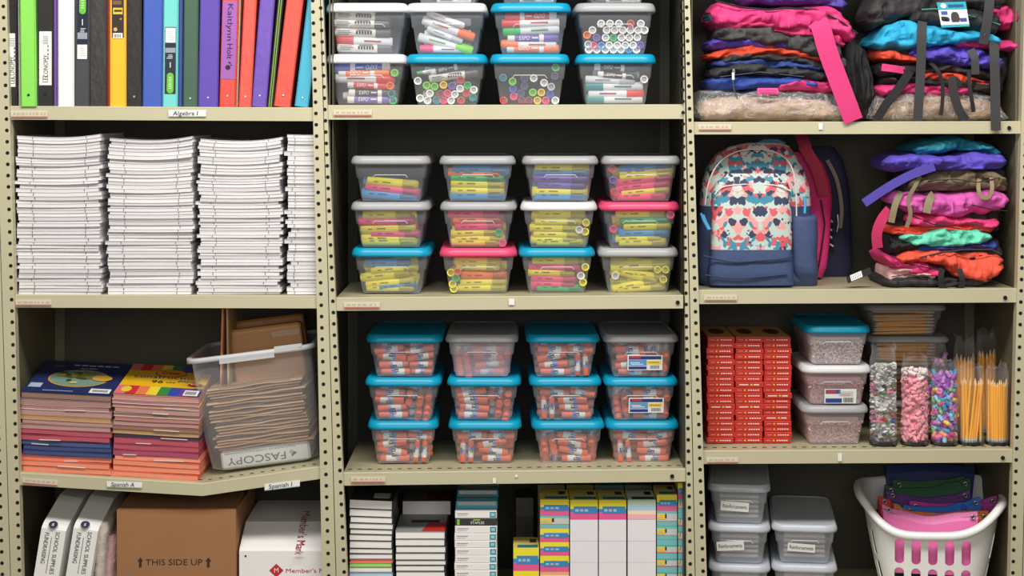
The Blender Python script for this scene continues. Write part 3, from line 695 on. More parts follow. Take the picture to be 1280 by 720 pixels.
# ---- pens and glue
CL = {'y': (238, 226, 40), 'p': (240, 70, 130), 'b': (60, 150, 212), 'g': (50, 190, 100), 'o': (246, 122, 54), 'v': (112, 88, 178), 'w': (240, 240, 240), 'k': (52, 52, 56), 'r': (214, 54, 60),
      'l': (130, 214, 60), 't': (40, 140, 150), 'n': (70, 76, 120), 'm': (150, 48, 70), 'q': (240, 200, 40), 'u': (50, 90, 190), 's': (190, 196, 206)}
CN = {'y': 'yellow', 'p': 'pink', 'b': 'light blue', 'g': 'green', 'o': 'orange', 'v': 'purple', 'w': 'white', 'k': 'black', 'r': 'red', 'l': 'lime green', 't': 'teal', 'n': 'navy', 'm': 'maroon', 'q': 'golden yellow', 'u': 'blue', 's': 'grey'}
_PM = {}
def pen_meshes(kind, c):
    if (kind, c) in _PM: return _PM[kind, c]
    rgb = CL.get(c, CL['w']); col = M(rgb, .35, .04); dk = M(tuple(int(v*.78) for v in rgb), .4)
    out = []
    if kind == 'hl':      # chisel highlighter: flat barrel and clip cap, length 1 along x
        b = MB(); b.cyl((-.5, 0, 0), (.2, 0, 0), .062, col, n=14, prof=[(0, .045), (.02, .06), (.95, .064), (1, .058)])
        PR = M(tuple(int(v*.55) for v in rgb), .5); b.box(-.2, -.04, -.0652, -.06, -.004, .012, PR); b.box(-.36, -.28, -.0652, -.06, -.006, .008, PR); out.append(('barrel', b))
        b = MB(); b.cyl((.19, 0, 0), (.5, 0, 0), .066, dk, n=14, prof=[(0, .066), (.8, .066), (.97, .055), (1, .04)]); b.box(.2, .42, -.085, -.07, -.014, .014, dk, .004); b.box(.2, .24, -.075, -.05, -.014, .014, dk)
        out.append(('cap', b))
    elif kind == 'ex':    # dry erase marker: white ends, printed band
        b = MB(); b.cyl((-.5, 0, 0), (.22, 0, 0), .06, WHITE, n=14, prof=[(0, .05), (.02, .06), (1, .06)]); out.append(('barrel', b))
        b = MB(); b.cyl((-.36, 0, 0), (.12, 0, 0), .0612, col, n=14, caps=False); b.text('EXPO', (-.17, -.0625, 0), .085, WHITE, width=.2, shear=.2); b.box(-.02, .1, -.0632, -.06, -.006, .012, WHITE); out.append(('printed_band', b))
        b = MB(); b.cyl((.21, 0, 0), (.5, 0, 0), .064, col if c not in 'k' else M((70, 72, 78), .4), n=14, prof=[(0, .066), (.9, .06), (1, .045)]); out.append(('cap', b))
    elif kind == 'bw':    # black printed white marker with a clear grey cap
        b = MB(); b.cyl((-.5, 0, 0), (.24, 0, 0), .06, M((226, 226, 222), .4, .03), n=14, prof=[(0, .05), (.02, .06), (1, .06)])
        [b.box(-.12+q*.05, -.085+q*.05, -.0622, -.05, -.02, .022, INK) for q in range(6)]; b.box(-.1, .15, -.0622, -.05, .03, .036, M((90, 90, 92)))
        for k in range(3): b.box(-.44, -.24+R.uniform(-.04, .04), -.0622, -.055, -.026+k*.02, -.018+k*.02, M((90, 90, 92)))
        out.append(('barrel', b)); b = MB(); b.cyl((.23, 0, 0), (.5, 0, 0), .06, M((88, 92, 98), .3), n=14, prof=[(0, .063), (.9, .06), (1, .045)]); out.append(('cap', b))
    elif kind == 'mk':    # white marker with coloured cap
        b = MB(); b.cyl((-.5, 0, 0), (.2, 0, 0), .06, M((228, 232, 238), .35, .03), n=14, prof=[(0, .04), (.02, .058), (1, .06)]); b.box(-.3, .0, -.0622, -.055, -.008, .012, dk if c not in 'w' else M((200, 150, 120))); out.append(('barrel', b))
        b = MB(); b.cyl((.19, 0, 0), (.5, 0, 0), .063, col, n=14, prof=[(0, .065), (.92, .06), (1, .048)]); out.append(('cap', b))
    elif kind == 'end':   # marker lying end on: hollow cap end towards the front (x+)
        b = MB(); b.cyl((-.5, 0, 0), (.2, 0, 0), .06, M((228, 232, 238), .35, .03), n=14, prof=[(0, .05), (1, .06)]); out.append(('barrel', b))
        b = MB(); b.cyl((.19, 0, 0), (.5, 0, 0), .066, col, n=16, caps=False, prof=[(0, .06), (1, .068)]); b.cyl((.499, 0, 0), (.5, 0, 0), .066, col, n=16, caps=False, prof=[(0, .068), (1, .046)])
        b.cyl((.5, 0, 0), (.46, 0, 0), .046, dk, n=16, caps=False); b.disc((.462, 0, 0), (1, 0, 0), .047, M(tuple(int(v*.86) for v in rgb), .5), 16); b.disc((.47, 0, 0), (1, 0, 0), .02, dk, 10); out.append(('cap', b))
    elif kind == 'gl':    # glue stick: orange tube, printed label, orange cap
        OR = M((240, 112, 74), .4, .05); b = MB(); b.cyl((-.5, 0, 0), (.18, 0, 0), .14, OR, n=16, prof=[(0, .12), (.02, .135), (.16, .14), (.18, .15), (1, .15)]); out.append(('tube', b))
        b = MB(); b.cyl((-.3, 0, 0), (.14, 0, 0), .1515, WHITE, n=16, caps=False); out.append(('label_wrap', b))
        for ang in (0, 180):
            T = Matrix.Rotation(rad(ang), 4, 'X'); q = MB()
            vs = []
            def patch(pts, m, r=.1535):
                a0, a1, b0, b1 = pts; qs = []
                for s_ in range(7):
                    t_ = s_/6.0
                    for (u, w_) in ((a0, b1), (a1, b0)):
                        x = u[0]+(w_[0]-u[0])*t_; a = u[1]+(w_[1]-u[1])*t_; qs.append(T @ Vector((x, -r*math.cos(a), r*math.sin(a))))
                b.add(qs, [(2*i, 2*i+1, 2*i+3, 2*i+2) for i in range(6)], m)
            patch([(.06, -1.4), (.14, -1.4), (.14, 1.4), (-.06, 1.4)], M((50, 96, 190), .4))
            patch([(-.1, -.45), (.03, -.45), (.03, .45), (-.1, .45)], INK, .156); patch([(-.08, .02), (.01, .02), (.01, .22), (-.08, .22)], WHITE, .158)
        b2 = MB(); b2.cyl((.16, 0, 0), (.5, 0, 0), .158, OR, n=16, prof=[(0, .158), (.9, .158), (1, .14)]); out.append(('cap', b2))
    _PM[kind, c] = [(n, mb.mesh(n)) for n, mb in out]
    return _PM[kind, c]
NMS = {'hl': ('highlighter', 'highlighter'), 'ex': ('dry_erase_marker', 'dry erase marker'), 'bw': ('dry_erase_marker', 'printed white marker'), 'mk': ('marker', 'marker with white barrel'), 'end': ('marker', 'marker seen end on'), 'gl': ('glue_stick', 'glue stick')}
FAT = {'hl': 1.45, 'ex': 1.4, 'bw': 1.4, 'mk': 1.4, 'end': 1.28, 'gl': .8}
def put_pen(kind, c, p, ln, rot, label, group):
    nm = NMS[kind][0]
    t = thing(nm, label, 'glue stick' if kind == 'gl' else ('highlighter' if kind == 'hl' else 'marker'), p, group, rot); k = FAT.get(kind, 1); t.scale = (ln, ln*k, ln*k)
    for n, me in pen_meshes(kind, c): ob(n, me, t)
    return t
def fill(bx, where, items, group, maxang=40):
    """items: (kind, colour, x0, y0, x1, y1) in photo pixels for pens lying across, cap at x1; ('end', colour, x, y) for pens seen end on"""
    side = sorted([i for i in items if i[0] != 'end'], key=lambda i: i[3]+i[5]); ends = sorted([i for i in items if i[0] == 'end'], key=lambda i: (round(i[3]/5.0), i[2]))
    for k, (kd, c, x0, y0, x1, y1) in enumerate(side):
        Y = bx['Y']+.03; cx, cz = X((x0+x1)/2.0, Y), Z((y0+y1)/2.0, Y); ln = max(abs(x1-x0), abs(y1-y0))*sc(Y); ang = math.atan2(-(y1-y0), (x1-x0))
        iw = 2*(bx['w']*(.374+.07*min(1, max(0, cz-bx['z'])/bx['hb']))-.004); k_ = min(1, iw/(ln*abs(math.cos(ang))+.001)); ln *= k_
        hl_ = ln*abs(math.cos(ang))/2; cx = min(max(cx, bx['cx']-iw/2+hl_), bx['cx']+iw/2-hl_)
        r = ln*.066*FAT[kd]
        cz = max(cz, bx['z']+r+.003); cz = min(cz, bx['z']+bx['hb']-r*.9)
        yw = wall_y(bx, cz-r)+r+.0022+(.0035 if kd == 'hl' else 0)
        col = (CN[c]+' ') if kd in ('hl', 'ex', 'mk') else ''
        nm = NMS[kd][1] if kd != 'mk' else 'capped white barrel marker'
        lab = '%s%s, %s from top, %s' % (col, nm, nth(k), where)
        put_pen(kd, c, (cx, yw, cz), ln, (0, -ang, 0), lab, group)
    for k, (kd, c, x, y) in enumerate(ends):
        Y = bx['Y']+.03; ln = .125; cx, cz = X(x, Y), max(Z(y, Y), bx['z']+.0128); iw = bx['w']*(.374+.07*(cz-bx['z'])/bx['hb'])-.0125; cx = min(max(cx, bx['cx']-iw), bx['cx']+iw); yw = wall_y(bx, cz-.01)+ln/2+.0015
        put_pen('end', c, (cx, yw, cz), ln, (0, 0, rad(-90)), '%s marker end, %s among ends, %s' % (CN[c], nth(k), where), group)
def zl(zx, zy, ox, oy, k): return ox+zx/k, oy+zy/k
LV = {0: 'bottom', 1: 'middle', 2: 'top'}
# ---------- second shelf: highlighters
C4 = ['first', 'second', 'third', 'fourth']
H2 = .1285
def conv(items, ox, oy, k):
    out = []
    for it in items:
        if it[0] == 'end': out.append(('end', it[1], ox+it[2]/k, oy+it[3]/k))
        else: out.append((it[0], it[1], ox+it[2]/k, oy+it[3]/k, ox+it[4]/k, oy+it[5]/k))
    return out
def h(c, *a): return ('hl', c)+a
def e(c, x, y): return ('end', c, x, y)
HL = {
 (0, 2): (437, 537, 'grey', [h('y', 145, 198, 340, 216), h('p', 138, 218, 345, 243), h('b', 122, 246, 332, 262)]),
 (0, 1): (437, 537, 'grey', [h('y', 130, 328, 310, 322), h('p', 112, 350, 325, 345), h('y', 120, 380, 330, 376), h('p', 160, 396, 345, 398), h('y', 120, 413, 328, 416), h('y', 120, 440, 328, 440)]),
 (0, 0): (438, 538, 'blue', [h('b', 140, 508, 310, 505), h('y', 118, 563, 305, 542), h('y', 160, 535, 340, 520), h('y', 140, 588, 325, 572), h('b', 190, 598, 330, 585), h('y', 143, 612, 322, 612)]),
 (1, 2): (549, 645, 'grey', [h('b', 470, 158, 685, 158), h('o', 450, 166, 650, 172), h('g', 460, 184, 660, 190), h('y', 460, 207, 662, 213), h('y', 460, 233, 662, 238), h('b', 458, 262, 665, 262)]),
 (1, 1): (549, 645, 'grey', [h('p', 450, 320, 640, 326), h('o', 468, 345, 652, 342), h('p', 475, 371, 655, 370), h('y', 460, 396, 640, 390), h('y', 475, 416, 665, 415), h('y', 462, 440, 645, 440), e('g', 641, 391), e('p', 658, 440)]),
 (1, 0): (549, 647, 'pink', [h('y', 475, 500, 652, 503), h('y', 480, 515, 645, 524), h('o', 498, 553, 672, 553), h('y', 495, 580, 670, 578), h('y', 485, 608, 668, 606), e('y', 461, 541), e('o', 486, 537), e('g', 480, 562), e('y', 464, 585), e('y', 472, 607)]),
}
HR = {
 (2, 2): (653, 749, 'grey', [h('y', 85, 135, 290, 137), h('b', 82, 160, 290, 164), h('v', 80, 190, 290, 194), h('v', 95, 213, 278, 218), h('y', 75, 237, 285, 241), h('b', 85, 262, 280, 264)]),
 (2, 1): (650, 747, 'white', [h('y', 100, 322, 275, 322), h('y', 85, 350, 264, 350), h('y', 65, 375, 246, 378), h('y', 80, 398, 262, 402), h('y', 70, 420, 245, 418), h('y', 92, 440, 270, 440), e('y', 277, 354), e('w', 252, 381), e('y', 274, 388)]),
 (2, 0): (649, 745, 'blue', [h('y', 75, 497, 252, 497), h('p', 62, 518, 257, 525), h('y', 60, 540, 235, 545), h('p', 72, 563, 245, 570), h('p', 70, 585, 238, 588), h('g', 93, 606, 270, 608), e('w', 258, 553), e('y', 275, 520), e('y', 274, 578)]),
 (3, 2): (753, 852, 'grey', [h('b', 402, 148, 600, 132), h('y', 403, 168, 608, 152), h('y', 403, 184, 602, 168), h('p', 386, 207, 602, 182), h('p', 388, 226, 597, 206), h('y', 410, 245, 592, 229), h('p', 396, 272, 578, 268), e('r', 375, 152), e('v', 372, 195), e('r', 372, 240)]),
 (3, 1): (751, 851, 'pink', [h('y', 388, 323, 572, 320), h('g', 408, 346, 590, 342), h('y', 423, 372, 602, 367), h('b', 405, 397, 600, 392), h('y', 388, 415, 562, 415), h('y', 402, 440, 580, 437), e('p', 380, 378), e('p', 606, 325)]),
 (3, 0): (748, 849, 'grey', [h('y', 372, 524, 598, 505), h('y', 372, 530, 548, 574), h('y', 376, 604, 550, 572), h('y', 440, 545, 575, 560), h('y', 395, 609, 577, 597), e('y', 545, 530), e('y', 567, 567), e('w', 387, 553), e('y', 575, 530)]),
}
def lidded(c, l, what, lid): return 'clear box of %s with %s lid, %s of the %s column' % (what, lid if lid != 'frost' else 'frosted', LV[l], C4[c])
BACKFILL = random.Random(5)
def backrow(bx, kinds, n, where, group, ln):
    """a second layer behind the front pens"""
    for k in range(n):
        z = bx['z']+.014+(bx['hb']-.03)*(k+.5)/n; kd, c = BACKFILL.choice(kinds)
        put_pen(kd, c, (bx['cx']+BACKFILL.uniform(-.004, .004), wall_y(bx, z)+.038+BACKFILL.uniform(0, .006), z), ln, (0, rad(BACKFILL.uniform(-9, 9))+(math.pi if BACKFILL.random() < .4 else 0), 0),
                '%s%s behind others, %s from bottom, %s' % ((CN[c]+' ') if kd != 'gl' else '', NMS[kd][1].split(' with')[0], nth(k), where), group)
for src, ox in ((HL, 410), (HR, 640)):
    for (c, l), (p0, p1, lid, items) in src.items():
        Y = .055; b = sbox('highlighter_box', lidded(c, l, 'highlighters', lid), 'plastic box', 'highlighter boxes', p0, p1, ZM2+.0008+l*H2, H2-.0004, lid, Y, rot=R.uniform(-1.5, 1.5))
        wh = '%s box of %s highlighter column' % (LV[l], C4[c])
        fill(b, wh, conv(items, ox, 160, 3.0), 'highlighters in clear boxes')
        backrow(b, [('hl', i[1]) for i in items if i[0] == 'hl'], 5 if (c, l) != (0, 2) else 1, wh, 'highlighters in clear boxes', .152)
# ---------- top shelf: dry erase markers
H1 = .1415
def x_(c, *a): return ('ex', c)+a
def w_(*a): return ('bw', 'k')+a
def m_(c, *a): return ('mk', c)+a
T1 = {
 (0, 1): (406, 510, 'white', [w_(130, 75, 440, 92), w_(122, 128, 436, 136), w_(122, 180, 436, 188), m_('r', 452, 236, 135, 222), w_(140, 265, 450, 272)]),
 (0, 0): (406, 508, 'white', [x_('u', 440, 352, 125, 362), x_('o', 150, 412, 436, 408), m_('r', 130, 440, 466, 446), x_('r', 200, 475, 440, 487), x_('k', 205, 522, 470, 522), x_('v', 205, 563, 480, 566), e('l', 466, 410), e('o', 441, 482), e('t', 447, 526), e('g', 460, 568)]),
 (1, 1): (507, 609, 'white', [m_('w', 640, 70, 862, 150), m_('o', 612, 108, 922, 215), m_('s', 640, 158, 852, 240), m_('l', 592, 205, 908, 287), m_('p', 850, 290, 605, 285)]),
 (1, 0): (507, 609, 'blue', [x_('k', 665, 405, 882, 362), w_(658, 445, 936, 405), m_('g', 700, 395, 590, 412)]+[e(*q) for q in (('w', 596, 455), ('l', 645, 480), ('l', 690, 487), ('q', 740, 478), ('v', 788, 483), ('r', 838, 450), ('w', 833, 498), ('w', 910, 505), ('r', 868, 522), ('w', 663, 525), ('m', 722, 527), ('w', 803, 530), ('p', 763, 524), ('w', 606, 552), ('w', 650, 568), ('p', 740, 570), ('w', 782, 568), ('r', 838, 565), ('t', 905, 548), ('g', 875, 480), ('t', 700, 565))]),
}
T1R = {
 (2, 1): (613, 714, 'blue', [x_('r', 430, 86, 140, 94), m_('r', 447, 124, 122, 134), m_('g', 447, 164, 128, 178), x_('v', 155, 215, 442, 214), m_('o', 430, 250, 118, 248), x_('o', 150, 285, 444, 287)]),
 (2, 0): (612, 712, 'blue', [e(*q) for q in (('l', 183, 458), ('w', 302, 440), ('w', 360, 466), ('l', 297, 520), ('q', 345, 520), ('q', 323, 567), ('m', 275, 565), ('r', 130, 568), ('p', 190, 542), ('p', 370, 568), ('w', 425, 575), ('m', 235, 568), ('u', 185, 500), ('t', 130, 437), ('g', 425, 380), ('n', 420, 428), ('s', 400, 488), ('u', 395, 530), ('n', 250, 484), ('n', 230, 525), ('n', 250, 440))]),
 (3, 1): (719, 821, 'grey', [e(*q) for q in ([('w', x, 296) for x in (612, 657, 705, 750, 793, 880)]+[('b', 838, 296), ('p', 638, 255), ('b', 683, 257)]+[('w', x, 254) for x in (727, 772, 817, 861)]+[('v', 903, 254), ('v', 655, 212), ('w', 706, 212), ('g', 750, 213), ('w', 795, 212), ('w', 839, 212), ('w', 884, 210)]+[('w', x, 170) for x in (712, 757, 802, 845, 888, 928)]+[('w', x, 134) for x in (680, 730, 780, 903)]+[('r', 846, 133), ('o', 597, 197), ('w', 632, 170), ('s', 600, 250)])]),
 (3, 0): (720, 821, 'blue', [x_('k', 642, 375, 880, 387), x_('k', 662, 415, 884, 437), m_('s', 592, 447, 870, 458), m_('t', 917, 486, 592, 486), m_('r', 610, 527, 922, 527), m_('t', 908, 571, 592, 572), e('w', 922, 446)]),
}
for src, ox in ((T1, 390), (T1R, 600)):
    for (c, l), (p0, p1, lid, items) in src.items():
        Y = .02; lv = {0: 'bottom', 1: 'middle'}[l]
        b = sbox('marker_box', 'clear box of markers with %s lid, %s one of the %s column' % (lid, 'lower' if l == 0 else 'upper', C4[c]), 'plastic box', 'marker boxes', p0, p1, ZM1+.0008+l*H1, H1-.0004, lid, Y, rot=R.uniform(-1, 1))
        wh = '%s box of %s marker column' % ('lower' if l == 0 else 'upper', C4[c])
        fill(b, wh, conv(items, ox, 0, 4.5), 'markers in clear boxes')
        if any(i[0] != 'end' for i in items[:1]): backrow(b, [i[:2] for i in items if i[0] != 'end'], 3, wh, 'markers in clear boxes', .13)
for c, (p0, p1) in ((1, (512, 606)), (2, (618, 708)), (3, (728, 815))):
    z = ZM1+.0008+2*H1; Y = .03
    b = sbox('marker_box', 'clear plastic box of markers cut off by the frame, atop the %s column' % C4[c], 'plastic box', 'marker boxes', p0, p1, z, H1, 'blue' if c > 1 else 'white', Y)
    for k, q in enumerate((('bw', 'k'), ('ex', 'k'))):
        put_pen(q[0], q[1], (b['cx']+.004*k, wall_y(b, z+.014)+.012, z+.0135+k*.021), .13, (0, (math.pi if k == 0 else 0), 0), '%s marker near the floor of the cut off box atop the %s column' % (('white', 'black')[k], C4[c]), 'markers in clear boxes')
# ---------- third shelf: glue sticks
H3 = .1215
GL = {0: ((459, 548, 'blue'), (455, 551, 'blue'), (456, 553, 'blue')), 1: ((560, 652, 'blue'), (558, 651, 'blue'), (556, 648, 'frost')), 2: ((665, 757, 'blue'), (662, 753, 'blue'), (658, 751, 'blue')), 3: ((758, 850, 'blue'), (756, 849, 'blue'), (755, 850, 'frost'))}
GR_ = random.Random(12)
def glue_fill(b, wh, sig):
    rows = 4 if sig != 'flat' else 3; n = 0; r = .0128; L_ = .082
    upright = sig if sig in ('L', 'R') else None
    inner = lambda z: b['w']*(.372+.07*min(1, (z-b['z'])/b['hb']))-.004
    spots = []
    for k in range(4):
        z = b['z']+.0135+k*.0212
        hw = inner(z-.01); x0, x1 = -hw, hw
        if upright == 'L': x0 = -hw+.054 if k < 3 else -hw
        if upright == 'R': x1 = hw-.054 if k < 3 else hw
        if sig == 'E': x1 = hw-.047
        if sig == 'F': x0 = -hw+.047
        x = x0+GR_.uniform(0, .012)
        while x+.045 < x1:
            ln = min(L_, x1-x); 
            if ln < .05: break
            spots.append((x+ln/2, z, ln, GR_.uniform(-12, 12)*(1 if k else .15), GR_.random() < .5)); x += ln+.003
        if x1-x > .019 and k < 4 and upright is None: spots.append((x+.0115, z, 0, 0, 0))
        if sig in ('E', 'F'):
            for j in range(2): spots.append(((hw-.014-.0225*j) if sig == 'E' else (-hw+.014+.0225*j), z, 0, 0, 0))
    if upright:
        for j in range(2):
            hw = inner(b['z']+.01); spots.append(((-hw+.012+.0225*j) if upright == 'L' else (hw-.012-.0225*j), b['z']+.037, .066, 90+GR_.uniform(-7, 7), GR_.random() < .3))
    for k, (x, z, ln, ang, flip) in enumerate(spots):
        if ln == 0:
            p = (b['cx']+x, wall_y(b, z-.012)+.042, z); rot = (0, rad(GR_.uniform(0, 90)), rad(-90)); ln = .08; nm = 'glue stick seen end on'
        else:
            p = (b['cx']+x, wall_y(b, z-.012)+ln*.13+.002, z); rot = (rad(GR_.uniform(-60, 60)), rad(-ang)+(math.pi if flip else 0), 0); nm = 'glue stick'
        put_pen('gl', 'o', p, ln, rot, 'orange %s, %s from bottom, %s' % (nm, nth(k), wh), 'glue sticks in clear boxes')
    for k in range(4):
        z = b['z']+.0145+k*.0235
        for j in (-1, 1): put_pen('gl', 'o', (b['cx']+j*.04, wall_y(b, z)+.048+GR_.uniform(0, .006), z), .08, (rad(GR_.uniform(0, 90)), rad(GR_.uniform(-14, 14)), 0), 'orange glue stick behind the front layer, %s spot, %s' % (nth(k*2+(j+1)//2), wh), 'glue sticks in clear boxes')
SIG = {(0, 0): 'R', (0, 1): 'E', (0, 2): '', (1, 0): 'L', (1, 1): 'E', (1, 2): 'F', (2, 0): 'F', (2, 1): 'L', (2, 2): 'R', (3, 0): 'L', (3, 1): 'F', (3, 2): 'E'}
for c, lv in GL.items():
    for l, (p0, p1, lid) in enumerate(lv):
        Y = .078
        b = sbox('glue_stick_box', lidded(c, l, 'glue sticks', {'frost': 'frosted grey'}.get(lid, lid)), 'plastic box', 'glue stick boxes', p0, p1, ZM3+.0008+l*H3, H3-.0004, 'grey' if lid == 'frost' else lid, Y, body=clear((226, 216, 226), .42, .75, .2) if (c, l) == (1, 2) else BODY, rot=R.uniform(-1.5, 1.5))
        glue_fill(b, '%s box of %s glue column' % (LV[l], C4[c]), SIG[c, l])
        if c == 3 and l > 0:   # printed maker's card on the front
            mb = MB(); Yc = b['Y']+.012; q = (785, 445, 829, 464) if l == 2 else (786, 498, 831, 518); zc = (Z(q[1], Y)+Z(q[3], Y))/2; yw = wall_y(b, zc)-.003; xc = (q[0]+q[2])/2.0-(p0+p1)/2.0
            w2 = 22*sc(Y); h2 = 9.6*sc(Y); x0 = xc*sc(Y); zz = zc-b['z']; yy = yw-b['Y']
            T = Matrix.Translation((x0, yy, zz)) @ Matrix.Rotation(rad(9), 4, 'X')
            def bx2(a, b_, c_, d_, m, k=1): mb.box(a*w2, b_*w2, -.0004*k-.0003, 0, c_*h2, d_*h2, m, 0, T)
            bx2(-1, 1, -1, 1, WHITE); bx2(-.93, .93, .45, .9, M((40, 60, 120), .4), 2); bx2(-.85, -.25, .58, .8, M((210, 50, 50), .4), 3); bx2(-.93, .1, -.4, .4, M((96, 156, 210), .4), 2); bx2(.12, .93, -.2, .3, M((240, 210, 60), .4), 2)
            bx2(-.93, .1, -.88, -.5, M((40, 60, 130), .4), 2); bx2(-.85, -.3, -.05, .05, WHITE, 3); bx2(-.8, -.1, -.25, -.15, WHITE, 3); bx2(.2, .8, .02, .1, M((120, 90, 20)), 3)
            for k in range(9): bx2(.3+k*.06, .33+k*.06, -.8, -.35, INK, 2)
            mb.build('maker_card', b['t'], local=True)
# ---------- bottom shelf: notebooks and card packs
def slab_thing(name, label, cat, group, x0, x1, y0, y1, Y, d, cover, page, spine=None, skew=0, front=None):
    """notebook: cover boards, page block, cloth spine at one end"""
    z0, z1 = Z(y1, Y), Z(y0, Y); th = z1-z0; w = (x1-x0)*sc(Y)
    t = thing(name, label, cat, (X((x0+x1)/2.0, Y), Y, z0), group, (0, rad(skew), 0)); c = min(.0011, th*.12)
    mb = MB(); mb.box(-w/2, w/2, 0, d, 0, c, cover, 0); mb.box(-w/2, w/2, 0, d, th-c-.0004, th-.0004, cover, 0)
    if spine: mb.box(w/2, w/2+.004, .0, d, 0, th-.0004, spine, .001)
    mb.build('cover', t, local=True)
    mb = MB(); mb.box(-w/2+.001, w/2-.0005, .002, d-.002, c, th-c-.0004, page, 0); mb.build('page_block', t, local=True)
    return t, w, th
PGW = striped((246, 244, 242), (228, 226, 226), .0009); CVB = M((40, 40, 44), .45)
rows = [(625, 636.5, 0), (636.5, 646, 0), (646, 654, 0), (654, 661.5, 0), (661.5, 668, 0), (668, 676, 0), (676, 685.5, 1), (685.5, 692, 0), (692, 699, 0), (699, 703, 2), (703, 708.5, 3), (708.5, 715.5, 0), (715.5, 723, 4), (723, 731, 0), (731, 740, 0), (740, 750, 0), (750, 759.4, 0)]
for i, (a, b, k) in enumerate(rows[::-1]):
    pg = {2: M((236, 110, 110), .6), 3: M((160, 214, 110), .6), 4: M((180, 214, 232), .6)}.get(k, PGW); top = i == len(rows)-1
    t, w, th = slab_thing('composition_notebook', ('white edged notebook with a black cover, topmost of the pile at the middle post' if top else '%s edged notebook, %s from the bottom of the pile at the middle post' % ({2: 'red', 3: 'green', 4: 'pale blue'}.get(k, 'white'), nth(i))), 'notebook', 'notebooks on the bottom shelf', 437+R.uniform(-.6, .6), 490+R.uniform(-1, 1), a, b, .05, .2, CVB if k in (0, 1) else pg, pg, CVB, skew=max(0, 2.6-.25*(len(rows)-i)) if i > 8 else 0)
    if top:
        mb = MB(); mb.box(.005, w*.42, .03, .09, th, th+.0006, M((170, 172, 170), .5)); mb.build('cover_label', t, local=True)
rows = [(664, 673.5), (673.5, 682.5), (682.5, 691), (691, 700), (700, 706.5), (706.5, 714), (714, 722), (722, 731), (731, 740), (740, 750), (750, 759.4)]
for i, (a, b) in enumerate(rows[::-1]):
    top = i == len(rows)-1
    t, w, th = slab_thing('composition_notebook', 'notebook with a grey and red cover, topmost at the front of the second pile' if top else 'white edged notebook, %s from the bottom of the second notebook pile' % nth(i), 'notebook', 'notebooks on the bottom shelf', 495.5+R.uniform(-.6, .6)+i*-.1, 556+R.uniform(-1, 1), a, b, .05, .2, M((150, 152, 152), .4) if top else CVB, PGW, CVB)
    if top:
        mb = MB(); mb.hexa([(.004, 0, th-.0005), (w/2, 0, th-.0005), (w/2, .1, th-.0005), (.02, .1, th-.0005), (.004, 0, th+.0006), (w/2, 0, th+.0006), (w/2, .1, th+.0006), (.02, .1, th+.0006)], RED)
        mb.box(-.03, .05, .105, .13, th-.0005, th+.0006, INK); mb.build('cover_label', t, local=True)
for i, (y, yy) in enumerate(((652, .27), (634, .275))):     # set further back, shade put into the cover and page colours
    t, w, th = slab_thing('composition_notebook', 'shade-toned notebook with grey and red cover, %s behind the second pile' % ('lower', 'upper')[i], 'notebook', 'notebooks on the bottom shelf', 500+i*3, 560+i*3, y-8, 751 if i == 0 else y+9.6, yy, .15, M((96, 96, 92), .5), PGW if i else M((60, 60, 58), .6), CVB)
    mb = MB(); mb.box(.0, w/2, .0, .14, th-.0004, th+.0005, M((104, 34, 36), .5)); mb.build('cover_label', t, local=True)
# filler paper packs with teal squares
TEAL = M((52, 138, 156), .4); GRN = M((130, 200, 50), .4)
y = 759.4; yy = [y-k*((y-638.5)/13.0) for k in range(14)]
for i in range(13):
    b, a = yy[i], yy[i+1]; blk = i == 11
    z0 = Z(b, .05); th = Z(a, .05)-z0; x0, x1 = 568.5+R.uniform(-.5, .5), 621+R.uniform(-.5, .5); w = (x1-x0)*sc(.05)
    t = thing('filler_paper_pack', 'black wrapped filler paper pack with a green mark, near the top of its pile' if blk else 'white filler paper pack with a teal square, %s from the bottom of its pile' % nth(i), 'paper pack', (X((x0+x1)/2.0, .05), .05, z0), 'filler paper packs')
    mb = MB(); mb.box(-w/2, w/2, 0, .22, 0, th-.0006, M((52, 52, 54), .4) if blk else M((238, 236, 236), .4, .02), .0012); mb.build('paper_block', t, local=True)
    mb = MB()
    if blk: mb.box(-w*.45, -w*.39, -.0006, .001, .002, th-.003, GRN); mb.text('STAPLES', (.004, -.0008, th*.38), .0105, WHITE); mb.box(-.008, .012, -.0006, .001, th*.7, th*.86, GRN)
    else: mb.box(w*.33, w*.48, -.0006, .001, .002, th-.0028, TEAL, .0015); mb.box(w*.36, w*.45, -.001, .001, .006, th-.0065, M((150, 204, 214))); mb.box(-w*.45, -w*.18, -.0006, .001, th*.55, th*.65, M((150, 150, 150))); mb.box(-w*.45, -w*.22, -.0006, .001, th*.32, th*.4, M((190, 190, 190)))
    mb.build('printed_mark', t, local=True)
for i, (a, b, Y, c, nm) in enumerate(((628, 638, .075, (60, 160, 190), 'teal edged'), (618, 628, .12, (40, 110, 120), 'dim teal'), (609, 618, .16, (60, 80, 86), 'dim grey'))):  # packs further back are darker, shade put into the colour
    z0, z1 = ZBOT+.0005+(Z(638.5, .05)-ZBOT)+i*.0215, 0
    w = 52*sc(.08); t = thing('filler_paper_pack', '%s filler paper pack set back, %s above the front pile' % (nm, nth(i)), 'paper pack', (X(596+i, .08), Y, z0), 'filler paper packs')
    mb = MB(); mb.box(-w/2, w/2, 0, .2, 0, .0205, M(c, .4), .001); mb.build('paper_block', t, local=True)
    mb = MB(); mb.box(-w*.45, w*.45, -.0006, .0, .009, .0195, M((176, 176, 172), .4)); mb.box(-w*.3, w*.3, .03, .1, .0202, .021, M((150, 110, 90))); mb.build('printed_mark', t, local=True)
